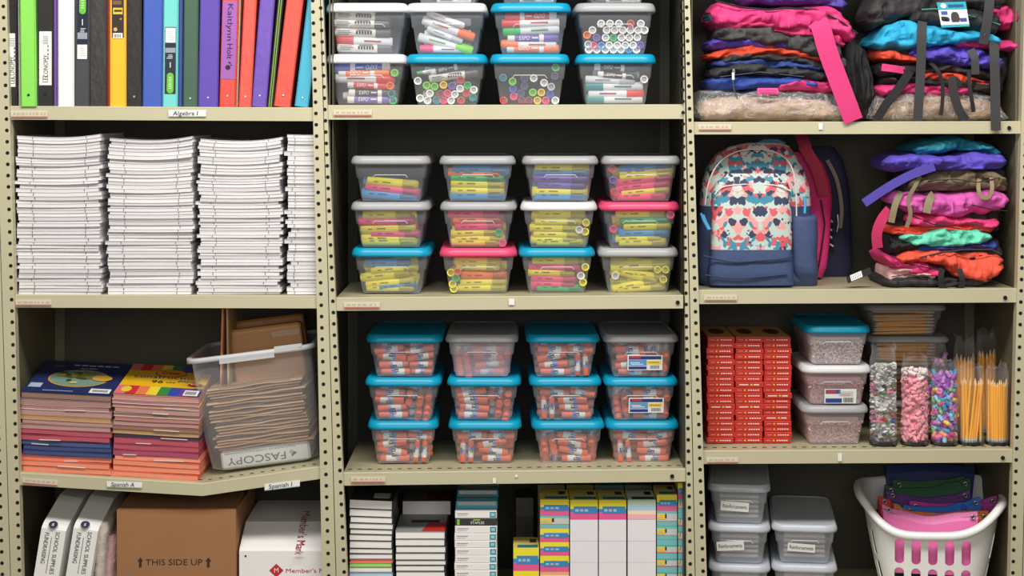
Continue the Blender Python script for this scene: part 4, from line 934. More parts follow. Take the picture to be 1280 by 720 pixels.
# index card packs
YLW = (240, 224, 50); BLU = (70, 140, 196); PNK = (230, 92, 150); TLC = (112, 190, 190)
def card_pack(label, x0, x1, y0, y1, Y, bands, d=.13, top=None, labelbox=None, name='index_card_pack', logo=None):
    """shrink-wrapped block of cards; bands = colours down the front"""
    z0, z1 = Z(y1, Y), Z(y0, Y); h_ = z1-z0-.0006; w = (x1-x0)*sc(Y)-.001
    t = thing(name, label, 'card pack', (X((x0+x1)/2.0, Y), Y, z0), 'card packs on the bottom shelf')
    mb = MB(); n = len(bands); tot = float(sum(b[1] for b in bands)); z = h_
    for c, f in bands:
        zz = z-h_*f/tot; mb.box(-w/2, w/2, 0, d, zz, z, M(c, .4, .04), 0); z = zz
    mb.build('card_block', t, local=True)
    if labelbox:
        mb = MB(); u0, u1, v0, v1, c = labelbox; mb.box(-w/2+w*u0, -w/2+w*u1, -.0008, .0, h_*v0, h_*v1, M(c, .35), .0004)
        for k in range(3): mb.box(-w/2+w*(u0+.06+k*.2*(u1-u0)), -w/2+w*(u0+.06+(k*.2+.14)*(u1-u0)), -.0012, -.0004, h_*(v0+.3*(v1-v0)), h_*(v0+.62*(v1-v0)), M((200, 170, 190) if k % 2 else (150, 200, 225)))
        if logo: mb.box(-w/2+w*u1*1.02, -w/2+w*(u1*1.02+.07), -.0012, 0, h_*(v0+.1), h_*v1, INK)
        mb.build('paper_label', t, local=True)
    if top:
        mb = MB(); mb.box(-w*.46, w*.46, .004, d*.9, h_, h_+.0006, M(top[0], .4)); mb.box(-w*.34, w*.46, .008, d*.3, h_+.0006, h_+.0011, M(top[1], .4)); mb.box(w*.15, w*.4, d*.5, d*.8, h_+.0006, h_+.0011, M(top[2], .4)); mb.build('top_label', t, local=True)
    return t
NE = [(YLW, 5), (BLU, 2), (PNK, 4)]; TP = ((214, 200, 120), (40, 120, 130), (60, 60, 60))
Yk = .05
def column(x0, x1, seq, where):
    y = 759.4; total = len(seq)
    hs = sum(s[0] for s in seq)
    for i, (hh, style) in enumerate(seq):
        top = i == total-1; a = y-hh; lab = '%s from bottom of %s' % (nth(i), where)
        if style == 'neon': card_pack('neon card pack with blue label, '+lab, x0, x1, a, y, Yk, NE, labelbox=(.13, .97, .3, .68, (60, 136, 190)), top=TP)
        elif style == 'wht': card_pack('white wrapped note cube, '+lab, x0, x1, a, y, Yk, [((232, 230, 236), 1)], name='note_cube')
        elif style == 'pas': card_pack('pastel card pack with black top label, '+lab, x0, x1, a, y, Yk, [((196, 226, 196), 3), ((176, 212, 236), 3), ((246, 220, 180), 2), ((240, 180, 190), 3)], top=((216, 226, 214), (60, 66, 70), (40, 44, 48)), labelbox=None)
        elif style == 'pal': card_pack('pale blue and orange card pack, '+lab, x0, x1, a, y, Yk, [((246, 170, 110), 2), ((196, 226, 200), 2), ((180, 210, 232), 4), ((246, 220, 150), 2), ((240, 190, 200), 2)])
        elif style == 'teal': card_pack('teal card pack with yellow label, '+lab, x0, x1, a, y, Yk, [(TLC, 2), ((196, 200, 198), 5), ((214, 90, 120), .6), (TLC, 3)], labelbox=(.0, .4, .42, .8, (236, 200, 60)), logo=1)
        elif style == 'tealx': card_pack('teal banded card pack, '+lab, x0, x1, a, y, Yk, [(TLC, 3), ((90, 170, 170), 1), ((196, 200, 198), 3), ((220, 90, 120), .5)], labelbox=(.0, .4, .12, .48, (236, 200, 60)), logo=1)
        y = a
column(641.5, 674, [(21, 'teal'), (25, 'neon'), (28, 'neon')], 'the column beside filler paper')
column(675, 711.5, [(21, 'neon'), (24, 'pal'), (20, 'neon'), (17, 'neon'), (17, 'neon'), (16, 'teal'), (20, 'neon')], 'the second card column')
column(712.5, 747.5, [(28.5, 'wht'), (28, 'wht'), (26.5, 'wht'), (27, 'wht')][:5]+[(24.5, 'neon')], 'the third card column')
column(748.5, 783, [(28.5, 'wht'), (28, 'wht'), (26.5, 'wht'), (27, 'wht')]+[(24.5, 'neon')], 'the fourth card column')
column(784.5, 820, [(28.5, 'wht'), (28, 'wht'), (26.5, 'wht'), (27, 'wht')]+[(24.5, 'pas')], 'the pastel topped column')
column(821, 846.5, [(17, 'tealx')]*5+[(17, 'teal'), (19, 'teal'), (20, 'neon')], 'the teal column')
column(847.5, 853.5, [(17, 'tealx')]*7+[(17, 'teal'), (20, 'neon')], 'the narrow column at the post')
# packs behind, with the shade under the shelf put into their dim colours
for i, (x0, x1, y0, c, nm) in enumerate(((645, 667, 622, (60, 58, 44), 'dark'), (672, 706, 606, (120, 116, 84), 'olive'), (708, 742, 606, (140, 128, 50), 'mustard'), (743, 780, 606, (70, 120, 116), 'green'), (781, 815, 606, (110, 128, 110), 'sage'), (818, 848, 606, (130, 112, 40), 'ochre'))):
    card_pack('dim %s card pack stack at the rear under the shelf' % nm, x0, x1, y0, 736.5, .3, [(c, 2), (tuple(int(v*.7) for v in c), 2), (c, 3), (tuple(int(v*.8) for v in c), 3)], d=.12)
# ================= RIGHT BAY
from mathutils import noise as NZ
def interp(cv, x):
    if x <= cv[0][0]: return cv[0][1:]
    for a, b in zip(cv, cv[1:]):
        if x <= b[0]:
            t = (x-a[0])/(b[0]-a[0]); t = t*t*(3-2*t)
            return tuple(p+(q-p)*t for p, q in zip(a[1:], b[1:]))
    return cv[-1][1:]
def fold(cv, Y, d, mat, seed=0, amp=1.0, n=84, k=30, taper=.25, lo=None, pw=.5):
    """soft folded fabric: cv = (px, top row, bottom row) along its front; d = depth"""
    mb = MB(); rings = []; x0, x1 = cv[0][0], cv[-1][0]; off = Vector((seed*13.7, seed*5.1, seed*2.3))
    for i in range(n+1):
        u = i/float(n); px = x0+(x1-x0)*u; yt, yb = interp(cv, px); e_ = min(1, min(u, 1-u)/.06+.12)**.5
        yt += 1.6*NZ.noise(Vector((px*.055, seed*3.3, 0)))*amp; yb += 1.3*NZ.noise(Vector((px*.06, seed*3.3, 5)))*amp
        zt, zb = Z(yt, Y), Z(yb, Y); zc = (zt+zb)/2; hz = max(.002, (zt-zb)/2)*e_; dd = d*(1-taper*(1-e_)); xx = X(px, Y); ring = []
        for j in range(k):
            a = 6.28318*j/k; ca, sa = math.cos(a), math.sin(a)
            y = Y+d/2-(dd/2)*math.copysign(abs(ca)**pw, ca); z = zc+hz*math.copysign(abs(sa)**.8, sa)
            p = Vector((xx, y, z)); q = Vector((xx*9, y*7, z*30))+off
            r_ = (1-abs(NZ.noise(q)))**3+.7*(1-abs(NZ.noise(Vector((xx*26+z*22, y*8, z*44-xx*12))+off)))**4; w = NZ.noise(q*2.6); cr = max(0, 1-abs(NZ.noise(Vector((xx*6+z*9, y*5, z*26-xx*5))+off*1.7))*1.25)**7
            f = amp*min(1, hz/.012)
            fr = max(0, ca)
            p += Vector((NZ.noise(q+Vector((7, 0, 0)))*.006*f, (-.011*r_+.006*w+.004+.013*cr)*f*(.35+fr), (.0045*NZ.noise(q*1.7+Vector((0, 9, 0)))+.003*NZ.noise(q*3.1))*f))
            if lo is not None: p.z = max(p.z, lo+.0006)
            ring.append(p)
        rings.append(ring)
    mb.loft(rings, mat, True, True, True)
    return mb
def FAB(rgb, sc_=120): return M(rgb, .75, .16, sc_, 0, .12)
def strap(pts, wpx, rgb, th=.0022, par=None, name='strap'):
    mb = MB(); path = [P(a, b, y) for a, b, y in pts]
    # resample smoothly
    fine = []
    for i in range(len(path)-1):
        p0, p1, p2, p3 = path[max(0, i-1)], path[i], path[i+1], path[min(len(path)-1, i+2)]
        for s in range(6):
            t = s/6.0; fine.append(.5*((2*p1)+(p2-p0)*t+(2*p0-5*p1+4*p2-p3)*t*t+(3*p1-p0-3*p2+p3)*t**3))
    fine.append(path[-1]); wv = []
    for i in range(len(fine)):
        dv = fine[min(i+1, len(fine)-1)]-fine[max(0, i-1)]; w = dv.cross(Vector((0, 1, 0)))
        if w.length < 1e-5: w = Vector((1, 0, 0))
        wv.append(w.normalized()*wpx*S)
    mb.strip(fine, wv, th, FAB(rgb, 300))
    return mb.build(name, par)
EXPAND = 1.8
def flat_pack(label, cv, rgb, Y, d=.24, seed=0, trims=(), straps=(), amp=1.0, lo=None, name='folded_backpack', group='folded backpacks in piles'):
    """a backpack lying flat in a pile: body, zipper trims, straps"""
    cv = [(a, b-EXPAND, c+EXPAND) for a, b, c in cv]; mx = cv[len(cv)//2]
    t = thing(name, label, 'backpack', P((cv[0][0]+cv[-1][0])/2.0, mx[2], Y), group)
    fold(cv, Y, d, M(rgb, .72, .2, 20, 0, .85), seed, amp, lo=lo).build('body', t)
    for pts, r_px, c in trims:
        mb = MB(); path = [P(a, b, Y-.006) for a, b in pts]; fine = []
        for i in range(len(path)-1):
            for s in range(5): fine.append(path[i].lerp(path[i+1], s/5.0))
        fine.append(path[-1]); mb.tube(fine, r_px*S, FAB(c, 300), 6); mb.build('zipper', t)
    for pts, w, c in straps: strap(pts, w, c, par=t)
    return t
PINK = (218, 56, 124); BLK = (46, 46, 48); DBLK = (28, 28, 30); CYA = (40, 168, 212); VIO = (92, 76, 190)
ORR = (216, 70, 44); BLUE = (44, 72, 158); TEA = (30, 130, 150)
# ---- top shelf, first pile (from the bottom up)
TANB = (206, 176, 150)
flat_pack('tan bag sealed in clear wrapping at the bottom of the first pile', [(872, 128, 151), (905, 120, 151), (985, 122, 151), (1035, 126, 151), (1060, 138, 151)], TANB, .03, .26, 1, amp=.8, lo=ZR1)
mb = fold([(868, 134, 152.4), (880, 110, 152.4), (930, 112, 152.4), (1000, 112, 152.4), (1040, 112, 152.4), (1058, 130, 152.4), (1067, 148, 152.4)], .016, .29, clear((226, 226, 230), .16, .6, .1, wrinkle=46), 3, 1.3, lo=ZR1)
solo(mb, 'plastic_wrapper', 'crinkled clear plastic wrapper around the lowest bag of the first pile', 'plastic wrapper', P(968, 152, .016))
flat_pack('royal blue backpack lying above the plastic wrapper', [(885, 98, 112), (930, 93, 111), (980, 92, 112), (1028, 98, 112)], BLUE, .03, .26, 5)
flat_pack('pink backpack with a bright buckle, just above the plastic wrapper', [(972, 104, 112), (1000, 99, 112), (1030, 101, 114), (1046, 104, 116)], PINK, .028, .25, 6)
flat_pack('black backpack second above the royal blue one', [(888, 84, 99), (930, 77, 93), (985, 82, 97), (1036, 90, 103)], BLK, .024, .26, 7, trims=[([(900, 96), (950, 90), (1005, 96)], .5, (90, 90, 92))])
flat_pack('navy blue backpack squeezed between two black ones', [(892, 75, 85), (940, 74, 82), (1000, 76, 86), (1030, 80, 90)], (40, 62, 130), .03, .25, 8)
flat_pack('black backpack below the red orange one', [(898, 69, 79), (940, 66, 76), (990, 70, 80), (1040, 78, 92)], BLK, .026, .26, 9)
flat_pack('red orange backpack in the middle of the first pile', [(886, 66, 74), (925, 58, 72), (965, 56, 70), (1000, 62, 72), (1045, 68, 80)], ORR, .024, .25, 10)
flat_pack('violet backpack peeping out above the red orange one', [(888, 50, 62), (915, 47, 61), (945, 49, 60), (990, 52, 62)], VIO, .026, .25, 11)
flat_pack('large slate black backpack draped over the violet one', [(896, 36, 50), (925, 27, 52), (965, 29, 58), (1000, 38, 66), (1030, 44, 74), (1044, 50, 92), (1058, 62, 98)], (66, 66, 68), .012, .27, 12, amp=1.4)
flat_pack('teal backpack with only a corner showing under pink fabric', [(888, 14, 26), (902, 10, 29), (920, 14, 28), (960, 18, 28)], TEA, .03, .24, 13)
flat_pack('hot pink backpack with black zipper across the first pile', [(890, 2, 34), (915, 6, 36), (955, 12, 34), (1000, 8, 42), (1040, 6, 46), (1072, 32, 52)], PINK, .008, .27, 14, amp=1.5,
          trims=[([(895, 1), (925, 9), (960, 12), (985, 10), (1020, 12), (1050, 26), (1072, 42)], 1.2, DBLK)],
          straps=[([(1020, 26, .0), (1026, 34, -.012), (1034, 62, -.016), (1046, 95, -.014), (1060, 132, -.012), (1067, 151, -.009)], 24, PINK)])
flat_pack('pink and black backpack under the hot pink zippered one', [(900, 26, 40), (950, 20, 36), (990, 30, 44), (1030, 38, 50), (1058, 46, 62)], (206, 52, 110), .016, .25, 15, amp=1.3)
flat_pack('dark violet backpack at the very top of the first pile', [(930, -16, 2), (980, -14, 6), (1030, -10, 6), (1062, -4, 12)], (76, 64, 150), .02, .25, 16)
flat_pack('black backpack slumped behind the pink strap', [(1036, 60, 146), (1062, 40, 150), (1086, 60, 150), (1094, 100, 151)], DBLK, .09, .25, 17, amp=1.4, lo=ZR1)
t = thing('pink_buckle', 'small bright pink buckle lying on the plastic wrapper', 'buckle', P(960, 118, .01)); mb = MB()
mb.box(X(947), X(974), .006, .018, Z(118.5), Z(110), M((246, 90, 160), .4), .003); mb.build('clip', t); mb = MB(); mb.box(X(950), X(971), .0045, .0065, Z(116.5), Z(112), M((220, 60, 130), .4), .001); mb.build('slot', t)
t = thing('zipper_pull', 'metal zipper pull hanging on a dark cord in front of blue fabric', 'zipper pull', P(918, 124, .005)); mb = MB()
mb.cyl(P(917, 87, .008), P(917, 90, .004), .005, STEEL, n=10); mb.box(X(914.6), X(918.6), .001, .004, Z(100), Z(90), STEEL, .001); mb.build('slider', t); mb = MB()
mb.tube([P(916.5, 100, .002), P(916.5, 108, .0), P(919, 116, -.002), P(922, 124, -.002)], .0016, M((70, 80, 90), .6), 6); mb.build('cord', t)
# ---- top shelf, second pile
flat_pack('tan bag in clear wrapping at the bottom of the second pile', [(1098, 128, 151), (1130, 118, 151), (1180, 116, 151), (1235, 120, 151), (1258, 136, 151)], (200, 168, 140), .045, .25, 21, lo=ZR1)
mb = fold([(1090, 140, 152), (1100, 120, 152), (1150, 113, 152), (1200, 112, 152), (1245, 116, 152), (1264, 142, 152)], .03, .27, clear((222, 222, 226), .14, .6, .1, wrinkle=46), 23, 1.3, lo=ZR1)
solo(mb, 'plastic_wrapper', 'crinkled clear plastic wrapper at the bottom of the second pile', 'plastic wrapper', P(1178, 152, .03))
flat_pack('pink backpack on the wrapper of the second pile', [(1098, 106, 120), (1130, 103, 116), (1170, 104, 119), (1215, 108, 121)], PINK, .036, .24, 24, amp=1.3)
flat_pack('black backpack between pink and orange ones in the second pile', [(1105, 93, 108), (1150, 96, 107), (1200, 98, 112), (1256, 104, 118)], DBLK, .036, .25, 25, amp=1.3, straps=[([(1138, 88, .02), (1125, 108, .016), (1108, 130, .014), (1096, 150, .02)], 11, DBLK)])
flat_pack('orange red backpack low in the second pile', [(1150, 90, 100), (1180, 90, 101), (1215, 96, 105), (1240, 100, 108)], ORR, .034, .24, 26)
flat_pack('dark backpack with pink corner tabs in the second pile', [(1100, 78, 96), (1130, 80, 95), (1180, 82, 92), (1250, 88, 102)], (40, 34, 38), .038, .25, 27, amp=1.3, straps=[([(1102, 84, .02), (1118, 86, .018), (1130, 88, .024)], 9, PINK), ([(1162, 78, .03), (1172, 88, .012), (1178, 104, .014), (1178, 128, .016), (1176, 144, .018)], 4.5, DBLK)])
flat_pack('violet backpack in three folds in the second pile', [(1138, 62, 72), (1170, 57, 76), (1210, 58, 82), (1240, 66, 86), (1258, 74, 86)], VIO, .028, .25, 28, amp=1.5, trims=[([(1150, 68), (1190, 72), (1240, 74)], .5, (50, 40, 110))], straps=[([(1213, 62, .022), (1218, 72, .012), (1219, 82, .012), (1219, 93, .014)], 10, (62, 62, 64))])
flat_pack('orange red backpack with its corner out beside the black strap', [(1098, 62, 74), (1112, 61, 76), (1130, 68, 76), (1150, 70, 78)], ORR, .034, .24, 29, amp=1.3)
flat_pack('pink backpack under the cyan one in the second pile', [(1195, 49, 58), (1225, 50, 60), (1255, 52, 62), (1272, 50, 64)], PINK, .032, .24, 30, straps=[([(1200, 108, .02), (1191, 100, .012), (1193, 120, .012), (1200, 140, .014), (1208, 151, .02)], 11, BLK)])
flat_pack('bright cyan backpack with a fold hanging down in the second pile', [(1094, 48, 60), (1112, 32, 60), (1134, 24, 60), (1160, 30, 60), (1200, 36, 54), (1225, 38, 50), (1254, 46, 53)], CYA, .014, .27, 31, amp=1.5,
          straps=[([(1153, 27, .012), (1152, 45, -.006), (1151, 85, -.004), (1149, 120, -.002), (1147, 151, .004)], 11.5, (58, 58, 60))])
flat_pack('black backpack with mint trim under the product tag', [(1140, 16, 32), (1175, 10, 33), (1215, 10, 38), (1252, 14, 46)], (38, 40, 42), .02, .26, 32, amp=1.2, trims=[([(1152, 12), (1170, 11), (1195, 16), (1225, 22), (1250, 31)], .9, (70, 150, 130))],
          straps=[([(1237, -6, .004), (1236, 12, -.004), (1233, 32, -.004), (1229, 55, .004)], 12, (58, 58, 60)), ([(1242, 52, .016), (1243, 70, -.006), (1244, 110, -.01), (1244.5, 148, -.012), (1245, 163, -.012)], 12, (58, 58, 60)), ([(1211, 90, .02), (1212, 108, .01), (1215, 126, .01), (1217, 140, .014)], 5, DBLK)])
flat_pack('pink backpack at the top corner of the second pile near the post', [(1238, 2, 26), (1252, 4, 30), (1266, 10, 34), (1275, 14, 32)], PINK, .05, .2, 33, amp=1.4)
flat_pack('large charcoal backpack slumped atop the second pile', [(1088, 0, 36), (1110, -20, 30), (1145, -30, 22), (1200, -30, 12), (1262, -20, 14)], (52, 50, 52), .03, .25, 34, amp=1.2)
t = thing('product_tag', 'white cardboard product tag picturing a backpack, in front of black fabric', 'tag', P(1191, 34, .008)); A, B_, C_, D_ = P(1177, 34.5, .006), P(1212, 33, .006), P(1207, 2, .01), P(1171, 3, .01)
def tq(u, v, h=0): return A.lerp(B_, u).lerp(D_.lerp(C_, u), v)+Vector((0, -h, 0))
mb = MB()
def tr(u0, u1, v0, v1, m, h=.0008): mb.quad(tq(u0, v0, h), tq(u1, v0, h), tq(u1, v1, h), tq(u0, v1, h), m)
mb.hexa([tq(0, 0), tq(1, 0), tq(1, 0, -.001), tq(0, 0, -.001), tq(0, 1), tq(1, 1), tq(1, 1, -.001), tq(0, 1, -.001)], WHITE); CY2 = M((40, 168, 204), .4)
tr(0, 1, 0, .1, CY2); tr(0, 1, .7, 1, CY2); tr(.08, .3, .5, .64, M((60, 90, 180), .4)); tr(.08, .34, .25, .37, M((60, 90, 180), .4)); tr(.7, .94, .2, .35, M((60, 80, 170), .4)); tr(.36, .9, .78, .9, M((30, 90, 130), .4), .0012)
mb.add([tq(.2+.1*math.cos(a*.5236), .86+.1*math.sin(a*.5236), .0012) for a in range(12)], [tuple(range(12))], WHITE)
mb.add([tq(u, v, .0012) for u, v in ((.42, .2), (.66, .2), (.7, .3), (.68, .5), (.62, .6), (.48, .6), (.41, .5), (.39, .3))], [tuple(range(8))], M((60, 58, 58), .6)); tr(.72, .98, .02, .07, M((60, 200, 120)), .0012)
mb.build('card', t)

# ---- second shelf: upright backpacks
def FLORAL():
    m = bpy.data.materials.new('printed_canvas'); m.use_nodes = True; nt = m.node_tree; N = nt.nodes; b = N['Principled BSDF']; b.inputs['Roughness'].default_value = .7
    tc = N.new('ShaderNodeTexCoord'); sx = N.new('ShaderNodeSeparateXYZ'); nt.links.new(tc.outputs['Object'], sx.inputs[0])
    ab = N.new('ShaderNodeMath'); ab.operation = 'PINGPONG'; ab.inputs[1].default_value = .062; nt.links.new(sx.outputs['X'], ab.inputs[0])
    cb = N.new('ShaderNodeCombineXYZ'); nt.links.new(ab.outputs[0], cb.inputs['X']); nt.links.new(sx.outputs['Z'], cb.inputs['Z']); nt.links.new(sx.outputs['Y'], cb.inputs['Y'])
    nz = N.new('ShaderNodeTexNoise'); nz.inputs['Scale'].default_value = 50; nz.inputs['Detail'].default_value = 4; nt.links.new(cb.outputs[0], nz.inputs['Vector'])
    mx = N.new('ShaderNodeMix'); mx.data_type = 'VECTOR'; mx.inputs['Factor'].default_value = .035; nt.links.new(cb.outputs[0], mx.inputs['A']); nt.links.new(nz.outputs['Color'], mx.inputs['B'])
    vo = N.new('ShaderNodeTexVoronoi'); vo.inputs['Scale'].default_value = 62; nt.links.new(mx.outputs['Result'], vo.inputs['Vector'])
    sp = N.new('ShaderNodeSeparateColor'); nt.links.new(vo.outputs['Color'], sp.inputs[0])
    r = N.new('ShaderNodeValToRGB'); r.color_ramp.interpolation = 'CONSTANT'; el = r.color_ramp.elements
    cols = [(0, (190, 206, 200)), (.3, (214, 92, 100)), (.46, (204, 206, 204)), (.56, (62, 136, 162)), (.68, (226, 160, 158)), (.78, (52, 58, 88)), (.88, (214, 78, 94)), (.95, (184, 200, 198))]
    el[0].color = L(cols[0][1]); el[1].position = .3; el[1].color = L(cols[1][1])
    for p, c in cols[2:]:
        q = el.new(p); q.color = L(c)
    nt.links.new(sp.outputs[0], r.inputs['Fac']); nt.links.new(r.outputs['Color'], b.inputs['Base Color'])
    return m
FLO = FLORAL(); NVC = FAB((62, 78, 118), 90)
def puff(levels, mat, pw=.6, k=36, seed=0, amp=.0025, matlow=None, zlow=0):
    """upright soft body: levels = (px left, px right, row, front Y, depth)"""
    mb = MB(); rings = []; f = []
    for i in range(len(levels)-1):
        for s in range(5): f.append(tuple(a+(b-a)*s/5.0 for a, b in zip(levels[i], levels[i+1])))
    f.append(levels[-1])
    for (a, b, y, Yf, d) in f:
        xc, hx = (X(a, Yf)+X(b, Yf))/2, (X(b, Yf)-X(a, Yf))/2; z = Z(y, Yf); ring = []
        for j in range(k):
            an = 6.28318*j/k; c, s_ = math.cos(an), math.sin(an)
            p = Vector((xc+hx*math.copysign(abs(c)**pw, c), Yf+d/2-d/2*math.copysign(abs(s_)**pw, s_), z))
            q = p*14+Vector((seed, 0, 0)); p += Vector((NZ.noise(q), NZ.noise(q+Vector((5, 5, 5)))*1.6, 0))*amp
            ring.append(p)
        rings.append(ring)
    if matlow is None: mb.loft(rings, mat, True, True, True)
    else:
        cut = next(i for i, q in enumerate(f) if q[2] <= zlow)
        mb.loft(rings[:cut+1], matlow, True, False, True); mb.loft(rings[cut:], mat, False, True, True)
    return mb
def zt(zx, zy): return 850+zx/3.13, 160+zy/3.13
t = thing('backpack', 'upright backpack with coral, teal and white print over a navy base', 'backpack', P(949, 359, .07))
Yb = .075
puff([(880, 1014, 359.4, Yb+.012, .15), (874.5, 1020, 352, Yb, .18), (873.5, 1022, 335, Yb, .18), (875, 1021, 300, Yb+.002, .178), (878, 1019, 264, Yb+.008, .17), (880, 1016, 235, Yb+.014, .16), (885, 1009, 212, Yb+.022, .145), (897, 999, 194, Yb+.032, .12), (915, 990, 183, Yb+.044, .095), (935, 978, 178.5, Yb+.06, .06)],
     FLO, .62, 40, 1, .003, NVC, 262).build('body', t)
puff([(889, 994, 357, Yb-.03, .07), (887, 994, 345, Yb-.036, .08), (889, 992, 318, Yb-.034, .08), (890, 992, 290, Yb-.03, .075), (891, 991, 262, Yb-.024, .07), (892, 990, 242, Yb-.016, .06), (897, 986, 228, Yb-.006, .05), (910, 972, 217, Yb+.006, .03)], FLO, .5, 36, 4, .0022, NVC, 316).build('front_pocket', t)
puff([(990, 1024, 357, Yb+.02, .12), (988.5, 1025.5, 340, Yb-.006, .15), (988, 1026, 300, Yb-.012, .15), (990, 1024.5, 271, Yb-.008, .14), (992, 1022, 269.5, Yb+.01, .1)], NVC, .6, 28, 9, .003).build('side_pocket', t)
def piping(pts, Yf, c, r=.0022, name='piping'):
    mb = MB(); path = [P(*(zt(a, b)+(yy,))) for a, b, yy in pts]; fine = []
    for i in range(len(path)-1):
        p0, p1, p2, p3 = path[max(0, i-1)], path[i], path[i+1], path[min(len(path)-1, i+2)]
        for s in range(6):
            q = s/6.0; fine.append(.5*((2*p1)+(p2-p0)*q+(2*p0-5*p1+4*p2-p3)*q*q+(3*p1-p0-3*p2+p3)*q**3))
    fine.append(path[-1]); mb.tube(fine, r, FAB(c, 200), 6); return mb.build(name, t)
piping([(98, 300, Yb+.006), (112, 215, Yb+.006), (150, 140, Yb+.006), (215, 95, Yb+.012), (300, 82, Yb+.02), (380, 98, Yb+.012), (430, 140, Yb+.006), (452, 220, Yb+.002), (456, 345, Yb-.004)], 0, (226, 206, 200))
piping([(136, 260, Yb-.02), (165, 232, Yb-.012), (230, 222, Yb-.008), (300, 220, Yb-.006), (380, 226, Yb-.01), (432, 246, Yb-.016)], 0, (222, 214, 208))
piping([(92, 500, Yb-.036), (200, 524, Yb-.041), (300, 520, Yb-.041), (400, 512, Yb-.039), (440, 500, Yb-.034)], 0, (44, 56, 92), .0026, 'seam')
piping([(98, 575, Yb-.034), (200, 588, Yb-.04), (300, 584, Yb-.04), (420, 572, Yb-.036)], 0, (44, 56, 92), .0026, 'seam')
mb = MB()
for dx, dy in ((0, 0), (9, 6)): mb.tube([P(*zt(82+dx, 335+dy), Yb-.02), P(*zt(92+dx, 362+dy), Yb-.03), P(*zt(112+dx*.6, 398), Yb-.038)], .0042, M((60, 150, 200), .6), 6)
mb.build('zipper_pull', t); 
mb = MB(); mb.tube([P(*zt(486, 270), Yb+.0), P(*zt(490, 300), Yb-.006), P(*zt(488, 335), Yb-.014)], .0042, M((60, 150, 200), .6), 6); mb.build('zipper_pull', t)
mb = MB(); mb.tube([P(*zt(300, 66), Yb+.07), P(*zt(330, 50), Yb+.068), P(*zt(380, 50), Yb+.068), P(*zt(410, 64), Yb+.07)], .006, FAB((66, 120, 150)), 8); mb.build('handle', t)
t = thing('backpack', 'hot pink backpack with crimson straps standing behind the printed one', 'backpack', P(1010, 346, .26)); 
puff([(985, 1030, 347, .27, .07), (985, 1036, 335, .262, .085), (985, 1040, 300, .26, .09), (985, 1043, 250, .26, .09), (985, 1040, 225, .262, .085), (985, 1032, 205, .27, .07), (985, 1018, 190, .28, .05)], FAB((224, 52, 128)), .7, 28, 12, .003).build('body', t)
strap([(1004, 182, .25), (1012, 195, .245), (1022, 215, .244), (1030, 245, .246)], 15, (176, 44, 74), .006, t); strap([(1000, 166, .27), (1004, 176, .255), (1008, 186, .252)], 16, (160, 30, 70), .006, t, 'handle')
mb = MB(); mb.tube([P(1026, 250, .252), P(1031, 280, .25), P(1026, 318, .252), P(1022, 340, .254)], .0022, BLACK, 6); mb.build('zipper', t)
t = thing('backpack', 'dark navy backpack standing behind the hot pink one', 'backpack', P(1040, 350, .36))
puff([(1005, 1062, 350, .365, .07), (1003, 1068, 335, .357, .085), (1003, 1067, 280, .357, .085), (1003, 1063, 225, .36, .08), (1003, 1056, 200, .365, .07), (1012, 1044, 184, .37, .05)], FAB((40, 42, 72)), .7, 28, 15, .003).build('body', t)
strap([(1034, 200, .352), (1046, 225, .35), (1052, 260, .35), (1050, 285, .352)], 5, (140, 132, 120), .003, t)
mb = MB()
for k in range(9): mb.tube([P(1036+R.uniform(-3, 4), 270+k*5, .345), P(1042+R.uniform(-3, 4), 273+k*5, .344)], .003, WHITE if k % 2 else BLACK, 5)
mb.build('patterned_trim', t)
mb = MB(); mb.tube([P(1047, 268, .345), P(1048, 280, .343), P(1046, 290, .344)], .0025, STEEL, 6); mb.build('key_ring', t)
# ---- second shelf pile
flat_pack('black backpack at the bottom of the lower shelf pile', [(1106, 348, 359), (1130, 342, 361), (1180, 346, 361.5), (1215, 346, 361), (1242, 342, 352)], BLK, .045, .26, 41, lo=ZR2, straps=[([(1178, 336, .02), (1176, 346, .012), (1177, 358, .014), (1184, 363, .014), (1196, 363, .014), (1203, 356, .012), (1202, 346, .012), (1199, 336, .02)], 7, DBLK)])
flat_pack('pale pink backpack peeping out low in the lower shelf pile', [(1112, 338, 352), (1130, 336, 350), (1150, 340, 350), (1170, 342, 350)], (224, 178, 178), .04, .22, 42, amp=1.2, trims=[([(1114, 346), (1135, 343), (1160, 349)], .6, DBLK)])
flat_pack('magenta backpack beside the coral one, low in the pile', [(1106, 318, 326), (1120, 322, 338), (1150, 330, 344), (1182, 338, 346)], (214, 52, 120), .036, .24, 43, amp=1.2, trims=[([(1110, 318), (1135, 330), (1178, 338)], .7, DBLK)])
flat_pack('coral red backpack with a grey zipper edge in the lower shelf pile', [(1124, 318, 328), (1150, 308, 328), (1180, 312, 334), (1205, 316, 352), (1232, 314, 354), (1254, 320, 342)], (238, 88, 66), .03, .27, 44, amp=1.5, trims=[([(1150, 322), (1175, 316), (1205, 312), (1240, 312), (1252, 318)], 1.1, (54, 56, 62))])
flat_pack('blue backpack under the mint green one', [(1140, 305, 315), (1170, 306, 314), (1200, 306, 312), (1250, 302, 314)], (46, 64, 150), .05, .25, 45)
flat_pack('mint green backpack in the lower shelf pile', [(1126, 294, 302), (1150, 292, 309), (1185, 285, 310), (1220, 287, 306), (1243, 294, 302)], (108, 216, 186), .026, .26, 46, amp=1.4)
flat_pack('orange red backpack thin edge above the mint green one', [(1112, 286, 293), (1150, 284, 293), (1190, 282, 290), (1246, 278, 292)], (226, 70, 48), .04, .25, 47)
flat_pack('black backpack beside the coral one, at the side of the pile', [(1112, 296, 318), (1124, 294, 318), (1136, 300, 316), (1150, 304, 314)], DBLK, .04, .22, 48, amp=1.4)
